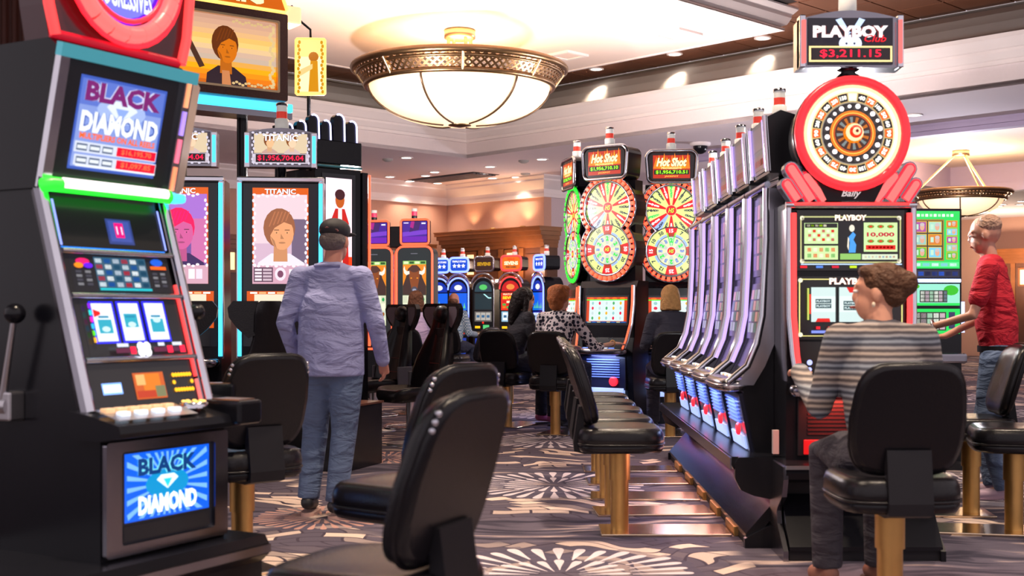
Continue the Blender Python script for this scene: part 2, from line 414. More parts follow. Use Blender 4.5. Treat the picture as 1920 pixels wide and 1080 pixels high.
for (o0, z0), (o1, z1) in zip(FCP[:-1], FCP[1:]):
    A, B = -3.75, -2.78
    mb.add([ab(A+o0, B+o0, z0), ab(-.94+o0, B+o0, z0), ab(-.94+o1, B+o1, z1), ab(A+o1, B+o1, z1)], [(0, 1, 2, 3)])
    mb.add([ab(A+o0, B+o0, z0), ab(A+o0, 18, z0), ab(A+o1, 18, z1), ab(A+o1, B+o1, z1)], [(0, 1, 2, 3)])
    mb.add([ab(-.94+o0, B+o0, z0), ab(-.94+o0, -14, z0), ab(-.94+o1, -14, z1), ab(-.94+o1, B+o1, z1)], [(0, 1, 2, 3)])
struct(mb.build('trim_6', TRIMW), 'pale crown moulding along the far walls', 'moulding')
# brown curtain wall at the left edge
mb = MB()
n = 26; pts = []
for i in range(n*4+1):
    x = -5.6+2.05*i/(n*4); pts.append((x, 9.6+.035*math.sin(i*1.57)))
mb.loft([[(p[0], p[1], z) for p in pts] for z in (0, 4.8)], 0, False, True, False)
struct(mb.build('wall_left', mat('brown_curtain', L(92, 48, 36), .6, noise=(4, .2))), 'reddish brown pleated wall behind the round red topper', 'wall')

# wooden cabinets under the far wall
WT = 2.80
def woodunit(a0, a1, bf, axis, label, bays):
    t = thing('wood_cabinet', label, 'cabinet')
    def bx(mb, p0, p1, q0, q1, z0, z1, m=0):
        mb.M = ABM
        if axis == 'a': mb.box(p0, p1, q0, q1, z0, z1, m)
        else: mb.box(q0, q1, p0, p1, z0, z1, m)
    mb = MB(); bx(mb, a0, a1, bf-.35, bf, 0, WT-.35); mb.build('body', WOODD, t)
    mb = MB()
    for o, z0, z1 in ((.03, WT-.38, WT-.30), (.06, WT-.30, WT-.24), (.12, WT-.24, WT-.16), (.18, WT-.16, WT-.08), (.24, WT-.08, WT-.02), (.26, WT-.02, WT)): bx(mb, a0-.02, a1+o*.5, bf-.35, bf+o, z0, z1)
    mb.build('cornice', WOOD, t)
    w_ = (a1-a0)/bays
    for i in range(bays+1):
        mb = MB(); c = a0+i*w_; bx(mb, c-.06, c+.06, bf, bf+.05, 0, WT-.38); mb.build('stile', WOOD, t)
    for i in range(bays):
        c = a0+(i+.5)*w_
        mb = MB(); bx(mb, c-w_/2+.09, c+w_/2-.09, bf, bf+.03, .2, WT-.5); mb.build('panel', WOODD, t)
        if i % 2 == 1:
            mb = MB(); bx(mb, c-.11, c+.11, bf+.03, bf+.036, 1.95, 2.34); mb.build('lit_niche', mat('lit_niche', (.6, .4, .2), .5, emit=L(255, 214, 150), es=1.3), t)
            mb = MB()
            for p0, p1, z0, z1 in ((c-.16, c-.11, 1.9, 2.4), (c+.11, c+.16, 1.9, 2.4), (c-.11, c+.11, 2.34, 2.4), (c-.11, c+.11, 1.9, 1.95)): bx(mb, p0, p1, bf+.03, bf+.06, z0, z1)
            mb.build('niche_frame', WOOD, t)
    return t
woodunit(-3.4, -.55, -2.4, 'a', 'wooden cabinet wall with deep cornice behind the row of slot machines', 5)
WT = 2.55
woodunit(-1.95, 7.0, -3.35, 'b', 'lower wooden cabinet wall behind the tall animal screens', 11)
WT = 2.9
mb = MB(); woodunit(.6, 6, -18.4, 'a', 'distant wooden bar front behind the man in red', 9)
for a, b, z, e in ((-1.35, -2.62, 2.84, 9), (-2.9, -2.62, 2.84, 6), (-3.58, .4, 2.62, 6), (-2.2, -2.62, 2.84, 3)):
    u_ = thing('uplight', 'small warm uplight on the cornice at %s' % {-1.35: 'the outer corner', -2.9: 'the inner corner', -3.58: 'the lower cabinets', -2.2: 'mid cabinet'}[a], 'light', ab(a, b, z), 0)
    MB().lathe([(.03, -.02), (.06, .02), (.055, .02), (.03, 0)], 12).build('lamp_cup', BRASS, u_)
    light('uplight_lamp', 'SPOT', (0, 0, .03), e*2, (1, .62, .32), .04, (R(180), 0, 0), u_, 110)
def added_fill_lamp(X, Y, z, e, label, col=(1, .90, .87)):  # added lamp on a stand, not of the hall, to brighten ceilings and walls
    t = thing('added_fill_lamp', label, 'added lamp', (X, Y, 0))
    MB().lathe([(.14, 0), (.14, .02), (.03, .04)], 20).build('foot', BRASS, t); MB().lathe([(.018, .03), (.018, z)], 10).build('pole', BRASS, t)
    MB().lathe([(.02, z-.02), (.12, z+.05), (.16, z+.10), (.15, z+.10), (.1, z+.05), (.01, z)], 24).build('bowl', BRASS, t)
    light('added_fill_light', 'POINT', (0, 0, z+.14), e, col, .12, None, t)
added_fill_lamp(1.60, 14.3, 2.62, 300, 'added fill lamp behind the camera facing twin wheel machine')
added_fill_lamp(-1.95, 12.4, 2.30, 400, 'added fill lamp behind the black tower')
added_fill_lamp(2.10, 8.6, 1.80, 190, 'added fill lamp behind the curved machines', (.92, .95, 1))
added_fill_lamp(-.55, 22.6, 1.9, 45, 'added fill lamp at the foot of the wooden cabinets', (1, .74, .6))
added_fill_lamp(6.4, 19.5, 2.0, 380, 'added fill lamp in the hall on the right', (.88, .86, 1))
added_fill_lamp(11.8, 31.4, 1.9, 260, 'added fill lamp by the distant bar', (1, .78, .56))
# ---------------------------------------------------------------- ceiling fittings
DLM = mat('downlight_lens', (.8, .8, .8), .4, emit=(1, .93, .82), es=6)
DL0 = None
def downlight(X, Y, z, e, label, s=.09, spot=105):
    global DL0
    t = thing('downlight', label, 'light', (X, Y, z), 0, 'recessed downlights')
    if DL0 is None:
        a = MB().lathe([(.115, 0), (.115, -.012), (.085, -.014), (.085, -.002)], 20).build('trim_ring', TRIMW, t)
        b = MB().lathe([(.084, -.004), (.084, -.008)], 20).build('lens', DLM, t); DL0 = (a, b)
    else:
        for q in DL0: c = q.copy(); COL.objects.link(c); c.parent = t
    if e: light('downlight_lamp', 'SPOT', (0, 0, -.03), e, (1, .79, .60), .08, None, t, spot)
for i, (px, py) in enumerate(((762, 295), (815, 322), (798, 329), (731, 331), (769, 339), (820.5, 343), (873, 329), (919, 312), (904, 325.5), (923, 333.6), (968, 331.5), (1016, 298))):
    y_ = (ZL-H)*F/(585-py); downlight((px-1015)/F*y_, y_, ZL, 62, 'small round downlight '+('alone just left of the bulkhead corner', 'left of the dark grille, the larger of a pair', 'left of the dark grille, the smaller of a pair', 'leftmost in the lower ceiling beside the black tower', 'close to the left far wall, left of the wall corner', 'right above the inner corner of the far walls', 'touching the right end of the dark grille', 'nearest one right of the bulkhead corner', 'between bulkhead corner and dark grille', 'above the right far wall, left of its end', 'above the outer end of the right far wall', 'beside the edge-on twin wheel machine')[i])
for px, py in ((1713.7, 215), (1914, 377), (1873, 386), (1888, 410), (1912, 383), (1880, 383), (1850, 398)):
    y_ = (ZL-H)*F/(585-py)
    if px < 1800: downlight((px-1015)/F*y_, y_, ZL, 60, 'lone round downlight in the soffit right of the spinning red wheel')
    else: downlight((px-1015)/F*y_, y_, ZL, 40, 'distant round downlight over the hall, '+{1914: 'topmost at the right edge', 1873: 'just right of small chandelier', 1888: 'lowest of the cluster', 1912: 'second down at the right edge', 1880: 'touching the chandelier neighbour', 1850: 'behind the red man and chandelier'}[px])
for px, py in ((1118, 129), (1265, 101), (1430, 71)):
    y_ = (ZT-H)*F/(585-py); downlight((px-1015)/F*y_, y_, ZT, 60, {1118: 'leftmost', 1265: 'middle', 1430: 'rightmost'}[px]+' round downlight in the copper tiled band of the ceiling', spot=70)
for X, Y in ((.5, 5.8), (-1.6, 7.6), (2.9, 7.0), (.6, 8.6), (-.9, 3.6), (1.6, 3.4)):
    downlight(X, Y, ZT, 430, 'round downlight in the upper ceiling over the front aisle', spot=95)
d = thing('dome_camera', 'small black dome security camera under the lower ceiling', 'camera', P(1313, 268, (ZL-H)*F/(585-268)))
MB().lathe([(.16, 0), (.16, -.03), (.13, -.05)], 20).build('housing', TRIMW, d)
MB().lathe([(.11, -.04), (.11, -.08), (.085, -.14), (.04, -.165), (.01, -.17)], 20).build('dome', BLACK, d)
y_ = (ZL-H)*F/(585-332); a, b = toab((849-1015)/F*y_, y_)
v = thing('ceiling_grille', 'wide dark air grille in the lower ceiling near the far walls', 'vent')
for k in range(6):
    mb = MB(); mb.M = ABM; mb.box(a-.9, a+.9, b-.28+k*.1, b-.22+k*.1, ZL-.03, ZL-.002); mb.build('slat', GREY, v)
mb = MB(); mb.M = ABM; mb.box(a-.95, a+.95, b-.33, b+.33, ZL-.008, ZL+.002); mb.build('backing', MATTE, v)
for px, py, w_ in ((727, 298, 'left of the bulkhead corner'), (982, 301, 'right of the bulkhead corner'), (985, 325, 'near the outer wall corner')):
    y_ = (ZL-H)*F/(585-py); tag(MB().lathe([(.09, 0), (.09, -.02), (.05, -.045), (.02, -.05)], 16, P(px, py, y_)).build('smoke_detector', COVE), 'small grey smoke detector on the ceiling ' + w_, 'detector', 'smoke detectors')

BRONZE = mat('aged_bronze', (.24, .14, .07), .34, 1.0, noise=(9, .2))
GOLD = mat('pale_gold', (.72, .52, .30), .35, 1.0, noise=(9, .1))
BOWL = mat('frosted_bowl', L(250, 226, 190), .25, emit=L(255, 208, 158), es=.74, noise=(2, .06))
RIBM = mat('dark_rib', (.10, .055, .03), .35, .6)
def chandelier(label, X, Y, zc, r1, z1, r0, z0, zb, canr, slant, power, nseg=8):
    """rim radius r1 at z1, lower rim r0 at z0, bowl bottom zb, ceiling zc"""
    t = thing('bowl_chandelier', label, 'chandelier', (X, Y, 0))
    MB().lathe([(canr*.86, zc-.11), (canr, zc-.10), (canr, zc-.01), (canr*.9, zc-.003)], 28).build('canopy', GOLD, t)
    for i in range(4 if not slant else 3):
        a = 6.28318*(i+.35)/(4 if not slant else 3)
        if slant: p = [(canr*.7*math.cos(a), canr*.7*math.sin(a), zc-.09), (r1*.95*math.cos(a), r1*.95*math.sin(a), z1)]
        else: p = [(canr*.8*math.cos(a), canr*.8*math.sin(a), zc-.1), (canr*.8*math.cos(a), canr*.8*math.sin(a), z1-.1)]
        MB().tube(p, .02, 8).build('rod', GOLD, t)
    N = 72
    def circ(r, z): return [(r*math.cos(6.28318*i/N), r*math.sin(6.28318*i/N), z) for i in range(N)]
    MB().tube(circ(r1, z1), .042, 10, 0, True).build('top_rim', BRONZE, t)
    MB().tube(circ(r1-.05, z1-.06), .022, 8, 0, True).build('inner_rim', BRONZE, t)
    MB().tube(circ(r0, z0), .034, 10, 0, True).build('lower_rim', BRONZE, t)
    mb = MB(); n = 84; st = 3          # crossing strips of the lattice band
    def cone(k, f, off=0): a = 6.28318*k/n; r = r0+(r1-r0)*f+off; return (r*math.cos(a), r*math.sin(a), z0+(z1-z0)*f)
    for i in range(n):
        for sgn in (1, -1):
            for f0, f1 in ((0, .25), (.25, .5), (.5, .75), (.75, 1)):
                k0, k1 = i+sgn*st*.5*(f0*2-1), i+sgn*st*.5*(f1*2-1); wd = .21
                o = .004 if sgn > 0 else 0
                vs_ = [cone(k0-wd, f0, o), cone(k0+wd, f0, o), cone(k1+wd, f1, o), cone(k1-wd, f1, o)]
                vi = [cone(k0-wd, f0, o-.012), cone(k0+wd, f0, o-.012), cone(k1+wd, f1, o-.012), cone(k1-wd, f1, o-.012)]
                mb.add(vs_+vi, [(0, 1, 2, 3), (7, 6, 5, 4), (0, 3, 7, 4), (1, 5, 6, 2)])
    mb.build('lattice_band', BRONZE, t)['kind'] = 'stuff'
    for i in range(8):
        a = 6.28318*(i+.12)/8
        MB().tube([((r0+.01)*math.cos(a), (r0+.01)*math.sin(a), z0), ((r1+.01)*math.cos(a), (r1+.01)*math.sin(a), z1)], .02, 6, flat=1.4).build('bracket', GOLD, t)
    prof = []
    h = z0-zb
    for i in range(15):
        a = math.pi/2*i/14; prof.append(((r0-.035)*math.cos(a)**.8 if i < 14 else .02, z0-h*math.sin(a)**1.15))
    rb = [(r0-.045, z0+.02)]+prof
    MB().lathe(rb, 56).build('glass_bowl', BOWL, t)
    for i in range(6):
        a = 6.28318*(i+.17)/6
        MB().tube([((r+.008)*math.cos(a), (r+.008)*math.sin(a), z-.004) for r, z in prof[:-1]], .013, 6).build('rib', RIBM, t)
    MB().lathe([(.13, zb+.02), (.14, zb-.005), (.06, zb-.022), (.02, zb-.03)], 20).build('finial', BRONZE, t)
    light('chandelier_lamp', 'POINT', (0, 0, z1+.08), power, (1, .74, .45), .35, None, t)
    return t
y_ = 14.91
chandelier('huge bronze bowl chandelier with lattice band under the cream ceiling panel', -.992, y_, ZP, 1.28, 4.16, 1.134, 3.955, 3.49, .19, False, 115)
chandelier('small hanging bowl chandelier on slanted rods behind the red wheel', 7.9, 23.1, 4.26, .90, 3.46, .80, 3.34, 3.03, .16, True, 200)
# ---------------------------------------------------------------- stools
def superring(w, d, p=4.0, n=32):
    o = []
    for i in range(n):
        a = 6.28318*i/n; c, s = math.cos(a), math.sin(a)
        o.append((w/2*math.copysign(abs(c)**(2/p), c), d/2*math.copysign(abs(s)**(2/p), s)))
    return o
def stool_parts(t, pole, studs, plate=True):
    ym = .0
    mb = MB(); mb.lathe([(.05, .0), (.05, .30)], 20).build('pole', pole, t)
    MB().lathe([(.058, .29), (.058, .455)], 20).build('pole_sleeve', pole, t)
    if plate: MB().box(-.165, .165, -.11, .60, 0, .014, 0, .004).build('floor_plate', PLATE, t)
    else: MB().lathe([(.15, 0), (.15, .012), (.055, .02)], 24).build('floor_plate', STEEL, t)
    # seat: lower pan, cushion, piping
    ring = superring(.47, .48, 4.2)
    def sq(k, z, dome=0): return [(x*k, y*k, z-dome*0) for x, y in ring]
    mb = MB(); mb.loft([sq(.80, .452), sq(.94, .458), sq(.985, .475), sq(.99, .492), sq(.96, .50)]); mb.build('seat_pan', LEATHER, t)
    mb = MB()
    rg = []
    for k, z in ((.95, .498), (.995, .507), (1.0, .53), (.985, .555), (.95, .577), (.90, .588), (.80, .592), (.6, .588), (.3, .584), (.05, .583)):
        rg.append([(x*k, y*k, z-.03*max(0, y*k-.12)) for x, y in ring])
    mb.loft(rg); mb.build('seat', LEATHER, t)
    MB().tube([(x*.995, y*.995, .502) for x, y in ring], .006, 6, 0, True).build('piping', LEATHER, t)
    # backrest: shell and cushion, bent round the sitter
    rb = superring(.44, .43, 4.5)
    def bk(k, yy, kz=1):
        o = []
        for x, z in rb:
            x2 = x*k*(1-.10*max(0, z)/.21)*(1-.06*max(0, -z-.08)/.13); z2 = z*k
            o.append((x2, yy+.55*x2*x2-.30*z2, .815+z2))
        return o
    mb = MB(); mb.loft([bk(.90, -.262), bk(.985, -.256), bk(1.0, -.244), bk(.985, -.234)]); mb.build('back_shell', LEATHER, t)
    mb = MB(); mb.loft([bk(.97, -.236), bk(.985, -.225), bk(.96, -.200), bk(.88, -.186), bk(.6, -.180), bk(.15, -.178)]); mb.build('backrest', LEATHER, t)
    MB().tube(bk(1.0, -.238), .006, 6, 0, True).build('piping', LEATHER, t)
    mb = MB(); mb.loft([[(x, y, z) for x, y in ((-.085, y0), (.085, y0), (.085, y1), (-.085, y1))] for z, y0, y1 in ((.44, -.20, -.05), (.455, -.255, -.05), (.50, -.258, -.205), (.70, -.23, -.20))], 0, True, False)
    mb.build('back_bracket', MATTE, t)
    if studs:
        mb0 = None
        for x, z in ((-.185, .985), (-.19, .965), (-.193, .945), (.185, .985), (.19, .965), (.193, .945)):
            MB().ell((x, -.25+.55*x*x-.30*(z-.815), z), (.009, .009, .009), 8, 6).build('stud', CHROME, t)
ST = {}
def stool(kind, X, Y, rz, label, group):
    if kind not in ST:
        t = thing('slot_stool', label, 'chair', (X, Y, 0), rz, group)
        stool_parts(t, BRASS if kind[0] == 'b' else STEEL, kind.endswith('s'), kind[0] == 'b'); ST[kind] = t; return t
    o = dup(ST[kind], None, (X, Y, 0), rz, label); o['group'] = group; return o
G1 = 'stools along the curved machines'
for i, (yy, lb) in enumerate(((6.82, 'black stool nearest the camera in the row along the curved machines'), (7.47, 'second black stool from the front beside the curved machines'),
                              (8.10, 'middle black stool of the five beside the curved machines'), (8.79, 'fourth black stool from the front beside the curved machines'), (9.48, 'last and farthest black stool beside the curved machines'))):
    stool('b', .435, yy, -90+(0, 4, -3, 2, 0)[i], lb, G1)
stool('bs', -.42, 3.12, 66, 'large black studded stool in the foreground, back to the camera', 'studded stools by the diamond machine')
stool('bs', -.50, 4.62, 55, 'black studded stool tucked just behind the foreground one', 'studded stools by the diamond machine')
stool('bs', -1.40, 5.74, 40, 'black studded stool between the diamond machine and the standing man', 'studded stools by the diamond machine')
stool('b', 1.375, 4.84, 2, 'black stool under the woman in the striped sweater', 'stools at the red wheel machine')
stool('b', 2.62, 6.80, 78, 'black stool cut by the right edge of the view', 'stools by the man in red')
stool('b', 2.60, 7.42, 84, 'black stool just in front of the man in red', 'stools by the man in red')
stool('b', .14, 12.2, -18, 'black stool under the woman in the spotted blouse', 'stools at the twin wheel machines')
stool('b', 1.26, 12.0, 5, 'black stool under the woman with the blond bob', 'stools at the twin wheel machines')
stool('b', -.36, 13.0, -25, 'black stool under the woman with long dark hair', 'stools at the twin wheel machines')
stool('b', -.86, 15.3, 60, 'empty black stool turned sideways behind the bucket seats', 'stools in the middle aisle')
stool('b', -.42, 16.3, 50, 'empty black stool beside the woman with long dark hair', 'stools in the middle aisle')
stool('b', -1.33, 18.32, -20, 'black stool under the bald man in plaid', 'stools in the middle aisle')
stool('b', -1.56, 14.6, -12, 'black stool seen from behind beneath the woman in lavender', 'stools in the middle aisle')

# ---------------------------------------------------------------- winged bucket seats
def bucket_parts(t):
    MB().lathe([(.23, 0), (.23, .015), (.06, .03)], 28).build('floor_base', STEEL, t)
    MB().lathe([(.045, .02), (.045, .40)], 16).build('pole', STEEL, t)
    MB().tube([(.24*math.cos(a*.3), .24*math.sin(a*.3), .16) for a in range(21)], .012, 6, 0, True).build('foot_ring', CHROME, t)
    ring = superring(.50, .52, 3.6)
    mb = MB(); rg = []
    for k, z in ((.72, .395), (.93, .40), (1.0, .44), (1.0, .475), (.95, .505), (.85, .515), (.5, .495), (.08, .49)):
        rg.append([(x*k, y*k+.03, z+.04*max(0, abs(x*k)-.15)/.1) for x, y in ring])
    mb.loft(rg); mb.build('seat', LEATHER, t)
    # back: stations z, half width, bolster depth
    sta = ((.46, .23, .05), (.55, .245, .09), (.68, .24, .10), (.80, .215, .09), (.92, .17, .07), (1.02, .135, .05), (1.10, .125, .04), (1.20, .12, .04), (1.28, .10, .03), (1.30, .07, .02))
    rg = []
    for z, hw, bd in sta:
        y0 = -.20-.22*(z-.46); r = []
        for u in (-1, -.86, -.6, -.3, 0, .3, .6, .86, 1): r.append((u*hw, y0+bd*max(0, abs(u)-.5)/.4*(1 if abs(u) < .95 else .7), z))
        for u in (1.0, .8, .4, 0, -.4, -.8, -1.0): r.append((u*hw*.98, y0-.085+.03*u*u, z))
        rg.append(r)
    mb = MB(); mb.loft(rg); mb.build('backrest', LEATHER, t)
    mb = MB()
    for zz, hw in ((.60, .13), (.74, .12)): mb.box(-hw, hw, -.205-.22*(zz-.46), -.195-.22*(zz-.46), zz, zz+.004)
    mb.build('stitching', mat('red_stitch', L(120, 40, 30), .6), t)
    mb = MB(); mb.add([(-.07, -.302, .94), (.07, -.302, .94), (.055, -.335, 1.08), (-.055, -.335, 1.08)], [(0, 1, 2, 3)])
    MB().box(-.075, .075, -.335, -.315, .93, 1.07, 0, .008).build('lumbar_pad', MATTE, t)
    MB().ell((0, -.335, 1.20), (.12, .055, .085), 16, 10).build('head_pillow', LEATHER, t)
    for s in (-1, 1):
        mb = MB(); w_ = [(.09, 1.30), (.27, 1.30), (.31, 1.25), (.30, 1.18), (.24, 1.10), (.16, 1.03), (.09, 1.06)]
        k = len(w_)
        fr = [(s*x, -.345+.12*max(0, x-.1), z) for x, z in w_]; bk = [(s*x, -.395+.12*max(0, x-.1), z) for x, z in w_]
        if s < 0: fr, bk = fr[::-1], bk[::-1]
        mb.loft([fr, bk], 0, True, False); o = mb.build('headrest_wing', LEATHER, t)
        mb = MB(); mid = (.19, 1.19); iw = [(mid[0]+(x-mid[0])*.72, mid[1]+(z-mid[1])*.72) for x, z in w_]
        fr = [(s*x, -.339+.12*max(0, x-.1), z) for x, z in iw]; bk = [(s*x, -.35+.12*max(0, x-.1), z) for x, z in iw]
        if s < 0: fr, bk = fr[::-1], bk[::-1]
        mb.loft([fr, bk], 0, True, False); mb.build('speaker_mesh', mat('speaker_mesh', (.16, .125, .15), .7), o)
    for s in (-1, 1):
        mb = MB(); mb.box(-.012+s*.25, .012+s*.25, -.30, -.13, .38, .66, 0, .006); mb.build('side_cover', GREY, t)
B0 = None
def bucket(X, Y, rz, label):
    global B0
    if B0 is None:
        B0 = thing('bucket_seat', label, 'chair', (X, Y, 0), rz, 'winged bucket seats'); bucket_parts(B0); return B0
    return dup(B0, None, (X, Y, 0), rz, label)
bucket(-1.20, 11.3, 128, 'glossy black winged bucket seat, empty, turned toward the standing man')
bucket(-1.72, 12.6, 128, 'black winged bucket seat half hidden behind the standing man')
bucket(-2.02, 9.3, 8, 'black winged bucket seat before the tall portrait screen, seen from behind')
bucket(-2.70, 9.2, 8, 'black winged bucket seat peeking out beside the diamond machine')
# ---------------------------------------------------------------- the diamond machine, left foreground
NR = neon('red', 255, 30, 45, 1.8); NPK = neon('pink', 255, 112, 108, 1.0); NCY = neon('cyan', 70, 200, 255, 1.5); NGR = neon('green', 40, 255, 50, 1.2)
NWH = neon('white', 250, 235, 235, 1.6); NBL = neon('blue', 110, 130, 255, 2.6); NOR = neon('orange', 255, 92, 56, 1.5); NLV = neon('lavender', 190, 160, 255, 1.2); NRD = neon('soft_red', 255, 60, 60, 1.35)
AMB = neon('amber', 255, 190, 90, 1.8)
def digits(pr, u0, v0, u1, v1, rows, cols, cset, gap=.2):
    w_, h_ = (u1-u0)/cols, (v1-v0)/rows
    for j in range(rows):
        for i in range(cols):
            pr.cr(u0+(i+.5)*w_, v0+(j+.5)*h_, w_*(1-gap), h_*(1-gap), cset[(i*7+j*3) % len(cset)], up=False)
bd = thing('slot_machine', 'tall diamond themed slot machine with green light bar, left foreground', 'slot machine', (-1.2925, 4.25, 0), 61.2, 'diamond machines')
MB().prism([(-.085, 0), (-.085, .30), (-.12, .33), (-.12, .37), (-.10, .40), (.70, .40), (.70, 0)], 'x', -1.0, .38).build('plinth', BLACK, bd)
MB().box(-1.0, .385, -.125, -.115, .335, .365).build('plinth_edge', DCHROME, bd)
MB().box(.37, .385, -.115, .6, .335, .365).build('plinth_edge', BRASS, bd)
MB().prism([(.012, .40), (.012, .82), (.02, .86), (.105, .885), (.315, 1.60), (.315, 1.64), (.62, 1.64), (.62, .40)], 'x', -.285, .285).build('cabinet', BLACK, bd)
MB().prism([(.31, 1.64), (.20, 2.11), (.24, 2.14), (.62, 2.14), (.62, 1.64)], 'x', -.30, .30).build('top_box', BLACK, bd)
# belly door
mb = MB(); frame(mb, rrect(-.28, .28, .41, .79, .012), rrect(-.215, .215, .445, .755, .012), -.012, .014); mb.build('belly_frame', DCHROME, bd)
mb = MB(); pr = Pr(mb, (0, .006, 0)); pr.rect(-.22, .44, .22, .76, K_)
pr.rect(-.19, .515, .20, .745, L(70, 110, 235, 1.1))
for i in range(28):
    a = 6.28318*i/28; a2 = a+.09
    pts = [(0.005+.02*math.cos(a), .63+.02*math.sin(a))]
    for q in (a, a2):
        c, s = math.cos(q), math.sin(q); k = min(.185/abs(c) if abs(c) > 1e-3 else 9, .108/abs(s) if abs(s) > 1e-3 else 9); pts.append((.005+k*c, .63+k*s))
    pr.poly(pts, L(150, 185, 255, 1.3), up=(i == 0))
pr.disc(0, .63, .10, L(60, 150, 205, 1.0), 16, .05)
pr.poly([(-.05, .645), (0, .61), (.05, .645), (.03, .66), (-.03, .66)], L(220, 245, 255, 1.3)); pr.poly([(-.02, .645), (0, .615), (.02, .645)], L(110, 200, 230, 1.2))
pr.text('BLACK', 0, .695, .06, L(45, 70, 120), .27, .05, edge=L(150, 225, 240, 1.2)); pr.text('DIAMOND', 0, .565, .065, L(240, 245, 255, 1.4), .27, .05, edge=L(60, 150, 190))
pr.rect(-.2, .455, .2, .505, L(12, 12, 16)); mb.build('belly_glass', PRINT, bd)
# button deck
mb = MB(); mb.prism([(-.12, .815), (-.125, .83), (-.115, .855), (.03, .885), (.12, .895), (.12, .80), (-.02, .80)], 'x', -.325, .30); mb.build('button_deck', BLACK, bd)
mb = MB(); mb.prism([(-.09, .868), (.02, .898), (.02, .90), (-.09, .870)], 'x', -.30, .05); mb.build('deck_plate', STEEL, bd)
BTN = mat('lit_button', (.7, .7, .7), .3, emit=L(200, 215, 235), es=.9); BTA = mat('amber_button', (.7, .5, .3), .3, emit=L(225, 170, 120), es=.7)
for j, (yy, mm) in enumerate(((-.005, BTA), (-.045, BTN))):
    for i in range(6 if j == 0 else 4):
        x = -.27+i*.052 if j == 0 else -.24+i*.075; z = .8925+(yy+.0)*.273
        MB().box(x-.02, x+.02, yy-.014, yy+.014, z-.004, z+.014, 0, .003).build('button', mm, bd)
MB().lathe([(.05, .883), (.05, .90), (.04, .905)], 20, (.10, -.02, 0)).build('bonus_button', CHROME, bd)
for i in range(9):
    a = 6.28318*i/9; MB().ell((.10+.035*math.cos(a), -.02+.035*math.sin(a), .905), (.008, .008, .006), 8, 5).build('button_lamp', AMB, bd)
mb = MB(); mb.box(.18, .30, -.16, .03, .82, .905, 0, .012); mb.build('ticket_tray', BLACK, bd)
mb = MB(); mb.box(.20, .28, -.14, -.01, .905, .909); mb.build('tray_plate', mat('tray_copper', (.5, .3, .2), .3, 1.0), bd)
# sloped front
SV = Vector((0, .222, .72)).normalized(); SO = Vector((0, .085, .885))
def SP(x, s, o=0): q = SO+SV*s+Vector((0, -SV.z, SV.y))*o; return (x, q.y, q.z)
for sx, nm in ((-1, 'left'), (1, 'right')):
    mb = MB(); mb.tube([SP(sx*.272, s, .012) for s in (0, .2, .4, .6, .79)], .018, 8); mb.build('chrome_trim', CHROME, bd)
    mb = MB(); mb.loft([[SP(sx*.25, s, .006), SP(sx*.285, s, .02), SP(sx*.30, s, .0), SP(sx*.285, s, -.03)] for s in (0, .79)], 0, True, False); mb.build('side_rail', DCHROME, bd)
mb = MB(); mb.tube([SP(.232, s, .014) for s in (.10, .45)], .007, 6); mb.build('red_tube', NRD, bd)
mb = MB(); mb.tube([SP(.232, s, .014) for s in (0, .09)], .007, 6); mb.build('pink_tube', NPK, bd)
for s in (.175, .405, .565):
    mb = MB(); mb.tube([SP(-.25, s, .014), SP(.245, s, .014)], .011, 8); mb.build('cross_bar', CHROME, bd)
def sl_screen(name, s0, s1, fn, o=.008):
    mb = MB(); pr = Pr(mb, Vector((0, SP(0, 0, o)[1], SP(0, 0, o)[2])), (1, 0, 0), SV); pr.rect(-.245, s0, .225, s1, K_); fn(pr); return mb.build(name, PRINT, bd)
def f1(pr):      # bill strip: ticket light, small picture screen, amber lamps
    pr.rect(-.20, .055, -.115, .095, L(160, 190, 255, 1.5)); pr.rect(-.195, .062, -.12, .088, L(225, 235, 255, 1.6))
    pr.rect(-.06, .03, .08, .125, L(205, 120, 95)); pr.rect(-.02, .05, .06, .12, L(225, 130, 60), up=True); pr.rect(-.055, .035, .03, .06, L(190, 70, 50)); pr.rect(-.05, .08, -.01, .118, L(230, 190, 140)); pr.rect(.03, .035, .075, .075, L(120, 120, 90))
    for j in range(2):
        for i in range(7): pr.disc(.125+i*.0135, .055+j*.055, .008, L(255, 180, 70, 1.6), 8, up=False)
    for u in (.122, .208): pr.disc(u, .083, .008, L(255, 190, 90, 1.5), 8)
sl_screen('service_panel', 0, .165, f1)
